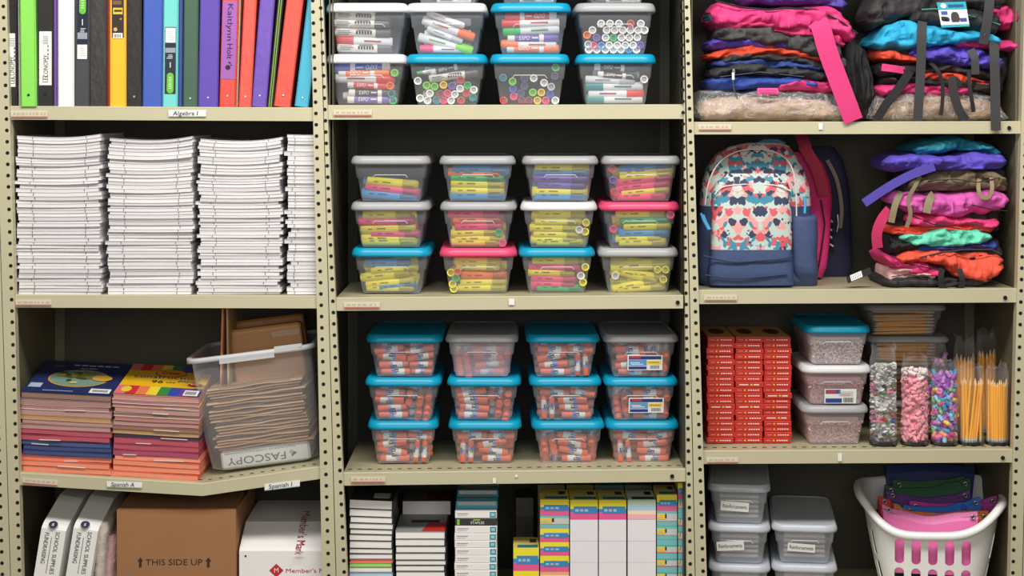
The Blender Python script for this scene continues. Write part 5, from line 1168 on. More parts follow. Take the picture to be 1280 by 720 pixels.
flat_pack('pink backpack with black trim under the orchid one', [(1134, 266, 280), (1165, 270, 284), (1205, 274, 286), (1236, 276, 286), (1252, 274, 284)], (226, 62, 124), .03, .26, 49, amp=1.3, trims=[([(1140, 269), (1165, 280), (1200, 286)], .8, DBLK)], straps=[([(1112, 262, .03), (1102, 275, .02), (1096, 292, .02), (1097, 310, .026)], 13, (196, 44, 96))])
flat_pack('orchid pink backpack in the middle of the lower shelf pile', [(1124, 246, 262), (1150, 242, 268), (1190, 244, 272), (1225, 240, 268), (1250, 238, 264), (1262, 244, 258)], (214, 92, 178), .024, .27, 50, amp=1.3, trims=[([(1215, 256), (1240, 262), (1260, 264)], .7, DBLK)], straps=[([(1167, 243, .03), (1162, 250, .012), (1158, 266, .012)], 10, (150, 138, 110))])
flat_pack('brown camouflage backpack with tan loops in the lower shelf pile', [(1142, 226, 240), (1165, 216, 238), (1200, 213, 240), (1235, 214, 240), (1262, 222, 242)], (112, 98, 76), .028, .26, 51, amp=1.6, trims=[([(1160, 226), (1195, 224), (1222, 228), (1250, 222)], .7, (60, 52, 40))],
          straps=[([(1224, 224, .03), (1223, 236, .012), (1227, 246, .01), (1236, 246, .01), (1240, 236, .012), (1239, 222, .03)], 5, (150, 132, 104)), ([(1150, 220, .03), (1144, 232, .012), (1136, 248, .012), (1138, 268, .012), (1133, 284, .014)], 5, (132, 122, 92)), ([(1126, 240, .03), (1119, 256, .012), (1114, 278, .014)], 8, (140, 130, 102))])
flat_pack('violet backpack near the top of the lower shelf pile', [(1108, 198, 212), (1135, 192, 214), (1180, 196, 212), (1225, 192, 214), (1262, 194, 210)], VIO, .02, .27, 52, amp=1.4, straps=[([(1168, 208, .012), (1140, 218, .006), (1110, 234, .006), (1080, 254, .012)], 11, (84, 70, 172))])
flat_pack('teal backpack topmost in the lower shelf pile', [(1142, 184, 192), (1170, 176, 192), (1195, 171, 189), (1225, 178, 190), (1254, 186, 194)], TEA, .04, .25, 53, amp=1.2)
for k, (xa, xb, ya, yb, Yf) in enumerate(((1112, 1258, 296, 352, .07), (1118, 1256, 246, 300, .075), (1128, 1258, 190, 250, .08))):  # dark backing added to keep the gaps in the pile black
    flat_pack('black backing pack added deep inside the lower shelf pile, %s from the bottom' % nth(k), [(xa, ya+6, yb-4), (xa+30, ya, yb), ((xa+xb)/2, ya, yb), (xb-20, ya, yb), (xb, ya+8, yb-6)], DBLK, Yf, .22, 60+k, amp=1.3)
for k, (xa, xb, ya, yb, Yf) in enumerate(((890, 1050, 20, 110, .07), (1100, 1262, 44, 118, .075))):  # dark backing likewise added inside both top shelf piles
    flat_pack('black backing pack added deep inside the %s top shelf pile' % nth(k), [(xa, ya+6, yb-4), (xa+30, ya, yb), ((xa+xb)/2, ya, yb), (xb-20, ya, yb), (xb, ya+8, yb-6)], DBLK, Yf, .2, 70+k, amp=1.3)
t = thing('paper_tag', 'white paper tag on a black card lying on the shelf by the pile', 'tag', P(1075, 352, .03)); mb = MB(); a_ = Vector((1, -.0, .2)).normalized()
def pq(u, v, h): return P(1060, 356, .03)+Vector((u*.066, v*.05, u*.028+.0035+h))
mb.hexa([pq(0, 0, 0), pq(1, 0, 0), pq(1, .5, .014), pq(0, .5, .014), pq(0, 0, .0012), pq(1, 0, .0012), pq(1, .5, .0152), pq(0, .5, .0152)], M((44, 44, 46), .5)); mb.build('card', t)
mb = MB(); mb.hexa([pq(.15, .02, .0016), pq(.62, .02, .0016), pq(.62, .48, .0152), pq(.15, .48, .0152), pq(.15, .02, .002), pq(.62, .02, .002), pq(.62, .48, .0158), pq(.15, .48, .0158)], WHITE); 
for k in range(6): mb.tube([pq(.2+k*.07, .08, .0042), pq(.2+k*.07, .4, .0134)], .0006, INK, 4)
mb.build('printed_label', t)

# ---- third shelf: red pencil boxes
PBR = M((190, 40, 30), .45, .08); pw = 34.2; n = 19
for ci, (xa, xb) in enumerate(((884.5, 918.5), (919.2, 954.2), (955, 989.2))):
    zb = ZR3+.0006; Yp = .1; hh = (Z(421.5, Yp)-Z(541, Yp))/19.0
    zb = ZR3+.0006; hh = (Z(421.5, Yp)-zb)/n
    tint = 0
    for i in range(n):
        th = hh*.97; w = (xb-xa)*sc(Yp); x = X((xa+xb)/2, Yp)+R.uniform(-1, 1)*S+(-.0015*(i/19.0) if ci == 0 else 0)
        t = thing('pencil_box', 'red pencil box, %s from the bottom of the %s column of red boxes' % (nth(i), C4[ci]), 'pencil box', (x, Yp+R.uniform(0, .005), zb+i*hh), 'red pencil boxes')
        mb = MB(); mb.box(-w/2, w/2, 0, .25, 0, th, PBR, .0009)
        if i == n-1:
            mb.box(-w/2+.001, w/2-.001, .004, .248, th-.0004, th+.0004, M((206, 156, 84), .5)); 
            mb.add([(-.0+.022*math.cos(q*.3927), .125+.06*math.sin(q*.3927), th+.001) for q in range(16)], [tuple(range(16))], M((70, 52, 40), .5)); mb.box(-w/2+.002, w/2-.002, .02, .028, th, th+.0008, RED); mb.box(-w/2+.002, w/2-.002, .225, .232, th, th+.0008, RED)
        mb.build('carton', t, local=True); mb = MB()
        alt = R.random() < .12; z_ = th*.5
        if alt: mb.box(-w*.38, -w*.05, -.0005, .0, z_-.0015, z_+.0015, M((240, 210, 190))); mb.box(w*.02, w*.1, -.0005, 0, z_-.002, z_+.002, M((240, 190, 50))); mb.box(w*.14, w*.34, -.0005, 0, z_-.0015, z_+.0015, M((245, 225, 210)))
        else:
            mb.box(-w*.4, -w*.24, -.0005, 0, z_-.001, z_+.001, M((226, 130, 110))); mb.disc((-w*.13, -.0007, z_), (0, -1, 0), .0024, M((244, 190, 50)), 8)
            for q in range(5): mb.box(-w*.02+q*w*.085, -w*.02+q*w*.085+w*.06, -.0005, 0, z_-.0013, z_+.0013, M((245, 226, 214)))
        mb.box(-w*.48, w*.48, -.0004, 0, th-.0016, th-.0009, M((226, 110, 90))); mb.build('printed_front', t, local=True)
# clear boxes full of tiny erasers
H4 = .1115
def grains(bx, cols, n, seed, label):
    r = random.Random(seed); mb = MB()
    for i in range(n):
        v = r.random()**1.05; z = bx['z']+.006+v*(bx['hb']-.03); hw = bx['w']*(.36+.075*v)-.006; x = bx['cx']+r.uniform(-hw, hw); y = wall_y(bx, z)+r.uniform(.006, .014)
        a = r.uniform(0, 3.14); d = Vector((math.cos(a), r.uniform(-.3, .3), math.sin(a)))*.0042
        mb.cyl(Vector((x, y, z))-d, Vector((x, y, z))+d, .0024, M(cols[i % len(cols)], .6), r1=.0018, n=6)
    hw = bx['w']*.36; mb.box(bx['cx']-hw, bx['cx']+hw, bx['Y']+.04, bx['Y']+bx['d']-.04, bx['z']+.004, bx['z']+bx['hb']*.8, M(cols[0], .7, .3, 160))
    o = solo(mb, 'tiny_erasers', label, 'erasers', (bx['cx'], bx['Y']+.05, bx['z'])); o['kind'] = 'stuff'
for l, (p0, p1, lid, cols, nm) in enumerate(((1003, 1088, 'grey', [(214, 150, 150), (196, 160, 158), (220, 180, 176)], 'lowest'), (1003.5, 1091.5, 'white', [(214, 134, 140), (222, 166, 164), (200, 140, 150)], 'middle'), (1006.5, 1090.5, 'blue', [(226, 206, 196), (206, 186, 180), (160, 130, 140), (220, 200, 196)], 'upper'))):
    b = sbox('eraser_box', 'clear plastic box of tiny pink erasers with %s lid, %s of three' % (lid, nm), 'plastic box', 'eraser boxes', p0, p1, ZR3+.0008+l*H4, H4-.0004, lid, .06, d=.3, body=clear((228, 222, 228), .3, .7, .2))
    grains(b, cols, 420, l, 'heap of tiny %s erasers inside the %s clear eraser box' % ('tan' if l == 2 else 'pink', nm))
    if l == 1:
        mb = MB(); w2, h2 = 20*sc(.06), 9.4*sc(.06); zc = Z(496.5, .06)-b['z']; x0 = (1052-1047.5)*sc(.06); T = Matrix.Translation((x0, wall_y(b, zc+b['z'])-b['Y']-.0035, zc)) @ Matrix.Rotation(rad(9), 4, 'X')
        for (a, c_, e_, f_, m, k) in ((-1, 1, -1, 1, WHITE, 1), (-.93, .0, .35, .9, M((60, 90, 150)), 2), (-.85, -.3, .45, .75, M((210, 60, 60)), 3), (-.93, .1, -.9, -.3, M((50, 70, 140)), 2), (-.1, .8, .0, .7, M((196, 206, 216)), 2), (.0, .6, .1, .45, M((214, 180, 170)), 3)): mb.box(a*w2, c_*w2, -.0004*k-.0003, 0, e_*h2, f_*h2, m, 0, T)
        for k in range(9): mb.box((.2+k*.07)*w2, (.24+k*.07)*w2, -.0012, 0, -.85*h2, -.2*h2, INK, 0, T)
        mb.build('maker_card', b['t'], local=True)
# pencils
_PC = []
def pencil(p, ln, rot, label, group):
    if not _PC:
        a = MB(); a.cyl((0, 0, .1), (0, 0, .93), .022, M((246, 176, 52), .4, .05), n=6); a.cyl((0, 0, .93), (0, 0, 1), .022, M((226, 190, 140), .6), r1=.004, n=6); _PC.append(('barrel', a.mesh('barrel')))
        a = MB(); a.cyl((0, 0, .035), (0, 0, .1), .0225, M((206, 206, 206), .3, .05, 40, .3), n=10); a.cyl((0, 0, .055), (0, 0, .065), .024, M((160, 160, 160), .3, .05, 40, .8), n=10); _PC.append(('ferrule', a.mesh('ferrule')))
        a = MB(); a.cyl((0, 0, 0), (0, 0, .036), .018, M((232, 150, 150), .7), n=10); _PC.append(('eraser', a.mesh('eraser')))
    t = thing('pencil', label, 'pencil', p, group, rot); t.scale = (ln, ln, ln)
    for nme, me in _PC: ob(nme, me, t)
    return t
# two clear bins of loose pencils at the rear
WHB = ('lowest', 'second', 'third', 'topmost'); Yr = .26; hb4 = (Z(381, Yr)-ZR3-.0008)/4
for l in range(4):
    zb = ZR3+.0008+l*hb4
    b = sbox('pencil_bin', 'clear bin of loose orange pencils with pale lid at the rear, %s of four' % WHB[l], 'plastic bin', 'pencil bins at the rear', (1090, 1089, 1086, 1082)[l], (1194, 1192, 1190, 1186)[l], zb, hb4-.0006, 'grey', Yr, d=.19, body=clear((226, 222, 218), .12, .55, .15))
    for k in range(14):
        z = zb+.009+(k//2)*.0098
        if z > zb+b['hb']-.004: break
        pencil((b['cx']+.083+R.uniform(-.006, .004), wall_y(b, z)+.012+.012*(k % 2), z), .172, (0, rad(-90)+rad(R.uniform(-2, 2)), 0), 'orange pencil lying %s from bottom in the %s rear bin' % (nth(k), WHB[l]), 'pencils in the rear bins')
# clear bags standing in a row
def bag(px0, px1, ytop, ycont, ybot, Yf, label, dark=True, rings_seed=0, name='clear_plastic_bag'):
    w = (px1-px0)*sc(Yf); r = w/2; xc = X((px0+px1)/2.0, Yf); zb = Z(ybot, Yf)
    zb = ZR3+.0012; zt_ = Z(ytop, Yf); zc = Z(ycont, Yf); rr = random.Random(rings_seed)
    t = thing(name, label, 'bag', (xc, Yf+r, zb), 'clear bags of small supplies'); mb = MB(); rings = []; k = 24
    H = zt_-zb
    for f, rad_, am in ((.0, .9, 0), (.02, 1, 0), (.3, 1.01, .012), (.6, 1.0, .02), ((zc-zb)/H, .99, .03), (min(.96, (zc-zb)/H+.06), .92, .09), (.97, .8, .16), (1.0, .84, .26)):
        ring = []
        for j in range(k):
            a = 6.28318*j/k; q = rad_*r*(1+rr.uniform(-am, am)); c, s_ = math.cos(a), math.sin(a)
            ring.append(Vector((math.copysign(abs(c)**.8, c)*q, math.copysign(abs(s_)**.8, s_)*q, f*H+rr.uniform(-am, am)*.05)))
        rings.append(ring)
    mb.loft(rings, clear((236, 236, 240), .035, .28, .06), True, False, True); mb.build('bag_film', t, local=True)
    if dark:
        mb = MB(); mb.cyl((0, 0, 0), (0, 0, .0105), r*1.02, M((34, 32, 32), .5), n=24, prof=[(0, r*.98), (.3, r*1.06), (1, r*1.05)]); mb.build('base', t, local=True)
    return dict(t=t, r=r, xc=xc, yc=Yf+r, zb=zb, zc=zc)
_ER = {}
def er_mesh(kind, c):
    if (kind, c) not in _ER:
        mb = MB(); m = M(c, .6, .06)
        if kind == 'cap': mb.cyl((0, 0, -.011), (0, 0, .011), .0058, m, n=10, prof=[(0, .0056), (.06, .006), (.55, .006), (.62, .0068), (.7, .0064), (1, .0022)]); mb.disc((0, 0, -.0112), (0, 0, -1), .0032, M(tuple(int(v*.45) for v in c)), 8)
        else:
            mb.tube([(-.007, 0, -.002), (-.004, 0, .004), (.004, 0, .004), (.007, 0, -.001), (.003, 0, -.005), (-.003, 0, -.004)], .0016, m, 5, True)
            mb.cyl((-.003, -.002, 0), (.004, .001, .002), .0026, m, n=7)
        _ER[kind, c] = mb.mesh('cap_eraser' if kind == 'cap' else 'trinket')
    return _ER[kind, c]
def cram(b, n, kind, colf, nm, label, cat, group, seed, rough=.0088):
    r = random.Random(seed); done = []; k = 0; tries = 0
    while k < n and tries < 16000:
        tries += 1; a = r.uniform(-1.75, 1.75); z = b['zb']+.016+(b['zc']-b['zb']-.016)*r.random(); rr = b['r']*r.choice((.84, .84, .6))
        p = Vector((b['xc']+math.sin(a)*rr, b['yc']-math.cos(a)*rr, z))
        if any((p-q).length < rough for q in done): continue
        done.append(p); cn, c = colf(r, (z-b['zb'])/(b['zc']-b['zb']))
        done_k = k; k += 1
        o = ob(nm, er_mesh(kind, c)); o.location = p; o.rotation_euler = (r.uniform(-.45, .45), r.uniform(0, 6.28), a) if kind == 'cap' else (r.uniform(0, 6.3), r.uniform(-.5, .5), r.uniform(0, 6.3))
        yield o, cn, z
def cram_all(b, n, kind, colf, nm, word, cat, group, seed, where, rough=.0085):
    rows = sorted(cram(b, n, kind, colf, nm, '', cat, group, seed, rough), key=lambda q: q[2])
    for i, (o, cn, z) in enumerate(rows): tag(o, '%s %s, %s from the bottom in %s' % (cn, word, nth(i), where), cat, group)
SV = [('silver', (206, 206, 206)), ('white', (232, 232, 228)), ('grey', (160, 160, 158)), ('pale grey', (214, 216, 210))]
CLR = [('red', (190, 60, 60)), ('blue', (60, 90, 170)), ('green', (70, 140, 80)), ('black', (50, 50, 52)), ('brown', (150, 90, 60)), ('pink', (220, 120, 150))]
def f1(r, f): return r.choice(CLR) if (.28 < f < .42 or .62 < f < .74 or f < .15) and r.random() < .7 else r.choice(SV)
def f2(r, f): return ('white', (238, 226, 222)) if f > .86 and r.random() < .8 else ('pink', r.choice([(240, 160, 176), (236, 150, 168)]))
MC = [('purple', (150, 80, 176)), ('lilac', (190, 130, 206)), ('orange', (246, 150, 120)), ('yellow', (244, 210, 70)), ('teal', (60, 150, 190)), ('pink', (236, 120, 170)), ('green', (130, 206, 120)), ('sky blue', (140, 196, 226)), ('magenta', (206, 70, 150))]
def f3(r, f): return r.choice(MC if f < .8 else MC[:2]+MC[4:5])
def core(b, cols, what, c):
    """the uncountable mass in the middle of a bag"""
    mb = MB(); rings = []
    for i in range(26):
        z = b['zb']+.012+(b['zc']-b['zb']-.014)*i/25.0; q = b['r']*.66*(1 if i < 24 else .7)
        rings.append([Vector((b['xc']+math.cos(a*.2618)*q*(1+.16*NZ.noise(Vector((math.cos(a*.2618)*3, math.sin(a*.2618)*3, z*120)))), b['yc']+math.sin(a*.2618)*q*(1+.16*NZ.noise(Vector((math.sin(a*.2618)*3, math.cos(a*.2618)*3, z*120)))), z)) for a in range(24)])
    mb.loft(rings, M(cols[0], .6, .35, 120, 0, .6), True, True, True)
    o = solo(mb, 'loose_fill', 'packed mass of %s filling the middle of their clear bag' % what, 'small supplies', (b['xc'], b['yc'], b['zb']+.012)); o['kind'] = 'stuff'
b1 = bag(1091, 1124, 434, 456, 557, .045, 'clear plastic bag of silver trinkets with coloured bands, first in the row', rings_seed=1); core(b1, [(196, 196, 194), (140, 140, 140)], 'silver trinkets', 'grey'); cram_all(b1, 200, 'tr', f1, 'trinket', 'trinket', 'trinket', 'trinkets in the first bag', 31, 'the silver trinket bag')
b2 = bag(1130.5, 1163.5, 446, 462, 557, .045, 'clear plastic bag of pink cap erasers standing on the shelf', rings_seed=2); core(b2, [(232, 150, 164), (196, 104, 122)], 'pink erasers', 'pink'); cram_all(b2, 145, 'cap', f2, 'cap_eraser', 'cap eraser', 'eraser', 'cap erasers in the pink bag', 32, 'the pink eraser bag')
b3 = bag(1168, 1200.5, 452, 468, 557, .045, 'clear plastic bag of mixed colour cap erasers standing on the shelf', rings_seed=3); core(b3, [(150, 84, 170), (200, 110, 150)], 'mixed colour erasers', 'purple'); cram_all(b3, 130, 'cap', f3, 'cap_eraser', 'cap eraser', 'eraser', 'cap erasers in the mixed bag', 33, 'the mixed colour eraser bag')
for (p0, p1, yt, yc, Yf, nm, sd, dr, npn) in ((1202.5, 1233, 458, 470, .05, 'first pencil bag', 4, 1, 13), (1236, 1265, 458, 472, .05, 'pencil bag beside the post', 5, 1, 13), (1196, 1222, 424, 440, .16, 'rear pencil bag behind the first', 6, 0, 8), (1224, 1250, 416, 434, .2, 'rearmost pencil bag behind the second', 7, 0, 8), (1160, 1186, 430, 446, .15, 'rear eraser bag behind the mixed one', 8, 0, 0)):
    if npn == 0:
        b = bag(p0, p1, yt, yc, 0, Yf, 'clear plastic bag of purple erasers behind the mixed colour bag', rings_seed=sd); cram_all(b, 22, 'cap', lambda r, f: r.choice(MC[:2]+[('pink', (236, 160, 180))]), 'cap_eraser', 'cap eraser', 'eraser', 'cap erasers in the rear bag', 38, 'the rear purple eraser bag'); continue
    b = bag(p0, p1, yt, yc, 0, Yf, 'clear plastic bag of upright yellow pencils, the '+nm, rings_seed=sd); rr = random.Random(sd)
    ln = b['zc']-b['zb']-.008
    for k in range(npn):
        a = -1.5+3.0*k/(npn-1); q = b['r']*.84; tl = (rad(rr.uniform(4, 8)) if (dr and sd == 4 and 4 <= k <= 9) else rad(rr.uniform(-1.5, 1.5)))
        pencil((b['xc']+math.sin(a)*q*.94-math.sin(tl)*ln*.5, b['yc']-math.cos(a)*q*.9, b['zb']+.002), ln*rr.uniform(.95, 1), (0, tl, rr.uniform(0, 1)), 'yellow pencil standing eraser down, %s across the %s' % (nth(k), nm), 'pencils in clear bags')

# ---- bottom shelf: grey lidded bins with paper labels
GB = clear((214, 220, 230), .36, .72, .25); LIDS['pale'] = clear((206, 212, 222), .8, .93, .3)
def big_bin(label, px0, px1, ytop, h_px, Y, lab, tilt, word=True, d=.385, zb=None):
    hh = h_px*sc(Y); z = zb
    b = sbox('reinforcement_bin', label, 'plastic bin', 'pale lidded bins', px0, px1, z, hh-.0005, 'pale', Y, d=d, body=GB, rot=-7)
    t = b['t']
    mb = MB()   # raised rib round the lid top
    if word:
        mb = MB(); w2 = (lab[2]-lab[0])*sc(Y)/2; h2 = (lab[3]-lab[1])*sc(Y)/2; xc = ((lab[0]+lab[2])/2.0-(px0+px1)/2.0)*sc(Y); zc = Z((lab[1]+lab[3])/2.0, Y)-z; T = Matrix.Translation((xc, wall_y(b, zc+z)-Y-.0035, zc)) @ Matrix.Rotation(rad(8), 4, 'X') @ Matrix.Rotation(rad(tilt), 4, 'Y')
        mb.box(-w2, w2, -.0005, 0, -h2, h2, WHITE, 0, T); mb.v_mark = len(mb.v); 
        vs, fs = text_data('Reinforcements'); wd = max(p.x for p in vs)-min(p.x for p in vs); k = 2*w2*.86/wd
        mb.add([T @ Vector((p.x*k, -.0011, p.y*k*1.5)) for p in vs], fs, INK); mb.build('paper_label', t, local=True)
    for k in range(5):
        zz = z+.014+k*.014; o = MB(); w = b['w']*.62; o.box(-w/2, w/2, 0, .2, 0, .008, M((216, 206, 200) if k % 2 else (196, 190, 190), .6, .06), .002)
        q = o.build('reinforcement_pack', None, local=True); q.location = (b['cx']+.004, wall_y(b, zz)+.012, zz); q.rotation_euler = (0, 0, rad(-7)); tag(q, 'pale paper pack, %s from bottom in bin %s' % (nth(k), label.split('pale lidded bin ')[1].replace(',', '')), 'paper pack', 'paper packs in pale bins')
hb = 50.2; Yq = .07; sq = hb*sc(Yq)
for l, (yl, lab, tl) in enumerate(((705, None, 0), (655, (896, 678, 930, 690), -4), (605, (901, 628.5, 936, 640.5), 3))):
    big_bin('pale lidded bin with %s, %s of the post stack' % (('no label', 'handwritten label', 'handwritten label')[l], ('lowest', 'middle', 'topmost')[l]), 884.5+.5*(2-l), 963, yl, hb, Yq, lab, tl, lab is not None, zb=ZBOT+.0008+l*sq)
for l, (yl, lab, tl) in enumerate(((705, None, 0), (655, (985, 681, 1019, 691.5), 3))):
    big_bin('pale lidded bin %s, %s of the shorter stack' % (('without visible label', 'marked by hand')[l], ('lower', 'upper')[l]), 965, 1047, yl, hb, Yq, lab, tl, lab is not None, zb=ZBOT+.0008+l*sq)
# ---- white laundry basket with pouches
Yk2 = .075; cxk = X(1168.5, Yk2); zk = ZBOT+.001; tk = thing('laundry_basket', 'white plastic basket with slotted sides full of coloured pouches', 'basket', (cxk, Yk2, zk), None, (0, 0, rad(-9)))
WPL = M((244, 244, 244), .35, .02); dk = .36; Hk = Z(668, Yk2)-zk
def brim(a, f, ex=0):
    """point on the wall: angle a (front = -90), height fraction f"""
    c, s_ = math.cos(a), math.sin(a); hx = (62+25*f)*sc(Yk2)+ex; hy = (dk/2-.03+.03*f)+ex
    pw_ = .55; x = math.copysign(abs(c)**pw_, c)*hx; y = dk/2+math.copysign(abs(s_)**pw_, s_)*hy
    rise = .085*(1-max(0, -s_)**3)*f**2 + .008*math.sin(c*3)*f
    return Vector((x, y, Hk*f+rise))
nA = 96; mb = MB()
def wall_patch(skip, n_f=26):
    vs = []; fs = []
    for i in range(n_f+1):
        for j in range(nA): vs.append(brim(6.28318*j/nA, i/float(n_f)))
    for i in range(n_f):
        for j in range(nA):
            if not skip((j+.5), (i+.5)/n_f): fs.append((i*nA+j, i*nA+(j+1) % nA, (i+1)*nA+(j+1) % nA, (i+1)*nA+j))
    return vs, fs
# the front wall is cut with true slots: build the wall solid, then cut
def basket_wall():
    vs = []; fs = []; n_f = 14; k = nA
    for off in (0, -.003):
        for i in range(n_f+1):
            for j in range(k): vs.append(brim(6.28318*j/k, i/float(n_f), off))
    S2 = (n_f+1)*k
    for i in range(n_f):
        for j in range(k):
            a, b, c, d = i*k+j, i*k+(j+1) % k, (i+1)*k+(j+1) % k, (i+1)*k+j
            fs.append((a, b, c, d)); fs.append((S2+d, S2+c, S2+b, S2+a))
    for j in range(k):
        j2 = (j+1) % k; fs.append((j2, j, S2+j, S2+j2)); a = n_f*k; fs.append((a+j, a+j2, S2+a+j2, S2+a+j))
    me = bpy.data.meshes.new('basket_wall'); me.from_pydata(vs, [], fs); me.materials.append(WPL); me.update()
    bm = bmesh.new(); bm.from_mesh(me); bmesh.ops.recalc_face_normals(bm, faces=bm.faces); bm.to_mesh(me); bm.free()
    cut = MB()
    def stadium(c, ux, n_, hw, hh_, dep_):
        pts = []
        for q in range(24):
            an = 6.28318*q/24; pts.append((math.cos(an)*hw, math.sin(an)*hw+(hh_-hw)*(1 if math.sin(an) >= 0 else -1)))
        r0 = [c+ux*p[0]+Vector((0, 0, p[1]))-n_*dep_ for p in pts]; r1 = [c+ux*p[0]+Vector((0, 0, p[1]))+n_*dep_ for p in pts]
        cut.loft([r0, r1], WPL, True, True, False)
    for row, (ya, yb) in enumerate(((675.5, 708.5), (713.5, 747))):
        zc = Z((ya+yb)/2, Yk2)-zk; hh_ = (yb-ya)/2*sc(Yk2)
        for px in (1125.7, 1146, 1166.5, 1187, 1207.3): stadium(Vector((X(px, Yk2)-cxk, 0, zc)), Vector((1, 0, 0)), Vector((0, 1, 0)), 5.8*sc(Yk2), hh_, .06)
        for sgn in (-1, 1):
            for q in range(7): stadium(Vector((sgn*.165, .075+q*.042, zc+.01)), Vector((0, 1, 0)), Vector((1, 0, 0)), .01, hh_, .06)
    cm = cut.mesh('slots'); co_ = bpy.data.objects.new('slots', cm); COL.objects.link(co_)
    wo = bpy.data.objects.new('basket_wall', me); COL.objects.link(wo)
    md = wo.modifiers.new('cut', 'BOOLEAN'); md.operation = 'DIFFERENCE'; md.object = co_; md.solver = 'EXACT'
    dg = bpy.context.evaluated_depsgraph_get(); dg.update(); out = bpy.data.meshes.new_from_object(wo.evaluated_get(dg))
    bpy.data.objects.remove(wo); bpy.data.objects.remove(co_)
    out.name = 'basket_wall'
    return out
wo = ob('basket_wall', basket_wall(), tk)
mb = MB(); ring = [brim(6.28318*j/nA, 0, -.001) for j in range(nA)]; mb.add(ring, [tuple(range(nA))], WPL); mb.add([p+Vector((0, 0, .004)) for p in ring], [tuple(range(nA))], WPL); mb.build('basket_floor', tk, local=True)
mb = MB(); rings = []
for j in range(nA):
    a = 6.28318*j/nA; p = brim(a, 1); o_ = brim(a, 1, .02)-p; o_.z = 0; o_.normalize(); ring = []
    for q in range(10):
        an = 6.28318*q/10; ring.append(p+o_*(.008+.0135*math.cos(an))+Vector((0, 0, -.004+.0125*math.sin(an))))
    rings.append(ring)
rings.append(rings[0]); mb.loft(rings, WPL, False, False, True); mb.build('rim', tk, local=True)
def pouch(label, pts, rgb, Y, ybot, grom=True, tabs=True):
    """zip pouch with punched ring tabs; pts = (px, row) along its upper edge"""
    ybot = min(ybot, 722); Z0 = Z(ybot, Y); t = thing('pencil_pouch', label, 'pencil pouch', (X((pts[0][0]+pts[-1][0])/2.0, Y), Y, Z0), 'pouches in the white basket'); mb = MB(); m = M(rgb, .55, .08, 60); th = .008; rings = []; n = 20
    for i in range(n+1):
        px = pts[0][0]+(pts[-1][0]-pts[0][0])*i/float(n); yy, = interp([(a, b) for a, b in pts], px); x = X(px, Y); YY = Y+.03+(cxk-x)*.158; z = Z(yy, Y); u = abs(i/float(n)-.5)*2; bul = th*(1-u**4)+.0015
        xn = cxk+(x-cxk)*.84; rings.append([Vector((xn, YY+.004, Z0)), Vector((xn, YY+.026, Z0)), Vector((x, YY+.03+bul*.3, z-.03)), Vector((x, YY+.02, z)), Vector((x, YY+.014, z)), Vector((x, YY+.006-bul*.6, z-.02))])
    mb.loft(rings, m, True, True, False); mb.build('pouch_body', t)
    mb = MB(); path = []
    for i in range(n+1):
        px = pts[0][0]+(pts[-1][0]-pts[0][0])*i/float(n); yy, = interp([(a, b) for a, b in pts], px); path.append(Vector((X(px, Y), Y+.038+(cxk-X(px, Y))*.158, Z(yy, Y)-.012)))
    mb.tube(path, .0016, M(tuple(int(v*.72) for v in rgb), .5), 6); mb.build('zipper', t)
    if grom:
        for (px, yy) in (pts[0], pts[-1]):
            sgn = 1 if px == pts[0][0] else -1; c = Vector((X(px+sgn*7, Y), Y+.0315+(cxk-X(px, Y))*.158, Z(yy, Y)-.013)); mb = MB()
            mb.tube([c+Vector((math.cos(q*.5236)*.0055, 0, math.sin(q*.5236)*.0055)) for q in range(12)], .0022, STEEL, 6, True); mb.disc(c+Vector((0, .0, 0)), (0, -1, 0), .005, M((60, 50, 50)), 10); mb.build('grommet', t)
def zk2(*pts): return [(1050+a/4.5, 560+b/4.5) for a, b in pts]
pouch('light pink pouch with two grommets at the front of the basket', zk2((265, 345), (330, 372), (520, 405), (700, 378), (785, 368)), (240, 128, 190), .082, 735)
pouch('red pouch with a grommet behind the light pink one', zk2((243, 300), (300, 315), (330, 345)), (206, 60, 50), .125, 735)
pouch('orange pouch standing behind the light pink one', zk2((330, 350), (430, 380), (560, 385), (740, 366), (845, 362)), (234, 120, 50), .118, 735)
pouch('lime green pouch showing only a thin top edge', zk2((290, 335), (340, 340), (400, 370)), (130, 196, 90), .155, 730, False)
pouch('bright blue pouch with a raised grommet corner', zk2((380, 345), (470, 352), (600, 346), (700, 318), (800, 286)), (40, 110, 210), .16, 735)
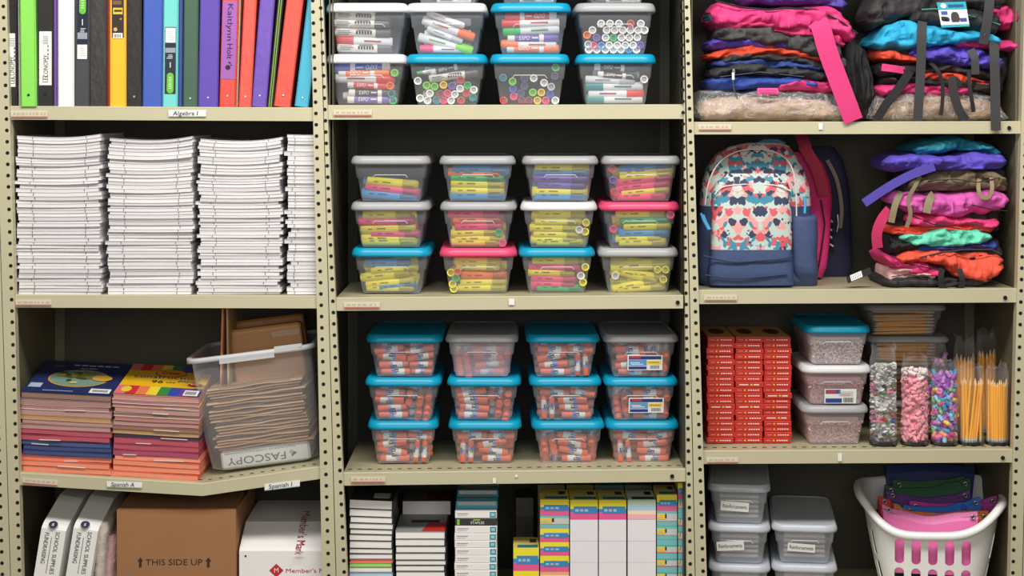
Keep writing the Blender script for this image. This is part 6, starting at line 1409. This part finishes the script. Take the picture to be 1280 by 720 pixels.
pouch('navy blue pouch at the side of the basket behind the orange one', zk2((700, 330), (780, 370), (885, 372)), (36, 90, 190), .152, 735, False)
pouch('magenta pouch with a grommet at the side of the basket', zk2((412, 318), (560, 330), (700, 320), (800, 300), (892, 272)), (186, 60, 160), .2, 735)
pouch('dark purple pouch in the middle of the basket', zk2((285, 262), (360, 285), (500, 300), (640, 280), (740, 246)), (96, 50, 130), .24, 735)
pouch('dark green pouch near the rear of the basket', zk2((275, 232), (380, 246), (520, 240), (640, 205), (740, 180)), (40, 92, 60), .285, 735)
pouch('olive green pouch behind the dark green one', zk2((320, 200), (450, 205), (600, 190), (710, 168)), (60, 104, 66), .33, 735)
pouch('dark blue pouch at the very rear of the basket', zk2((280, 120), (500, 100), (760, 110)), (40, 60, 120), .375, 735, False)
# ---------------- light and camera
def area(name, loc, rot, sx, sy, e, col=(1, 1, 1)):
    l = bpy.data.lights.new(name, 'AREA'); l.shape = 'RECTANGLE'; l.size = sx; l.size_y = sy; l.energy = e; l.color = col
    o = bpy.data.objects.new(name, l); COL.objects.link(o); o.location = loc; o.rotation_euler = rot
    return o
area('ceiling_light', (0, -1.9, 3.4), (rad(34), 0, 0), 3.8, .6, 142, (1, .965, .9))
area('front_fill', (0, -4.6, 1.9), (rad(80), 0, 0), 3.8, 1.6, 60, (1, .97, .92))  # unseen fill lamp added to brighten the fronts and lower rows
w = bpy.data.worlds.new('room'); scene.world = w; w.use_nodes = True
w.node_tree.nodes['Background'].inputs[0].default_value = (1, .97, .92, 1); w.node_tree.nodes['Background'].inputs[1].default_value = .12
cam = bpy.data.cameras.new('camera'); co = bpy.data.objects.new('camera', cam); COL.objects.link(co)
co.location = (0, -D, ZC); co.rotation_euler = (rad(90), 0, 0)
cam.sensor_width = 36; cam.lens = 36*D/(1280*S); cam.shift_y = -(360-Y0)/1280.0; cam.clip_start = .05
scene.camera = co
scene.view_settings.view_transform = 'Standard'; scene.view_settings.look = 'None'
scene.cycles.transparent_max_bounces = 24; scene.cycles.max_bounces = 8
scene.cycles.caustics_reflective = False; scene.cycles.caustics_refractive = False
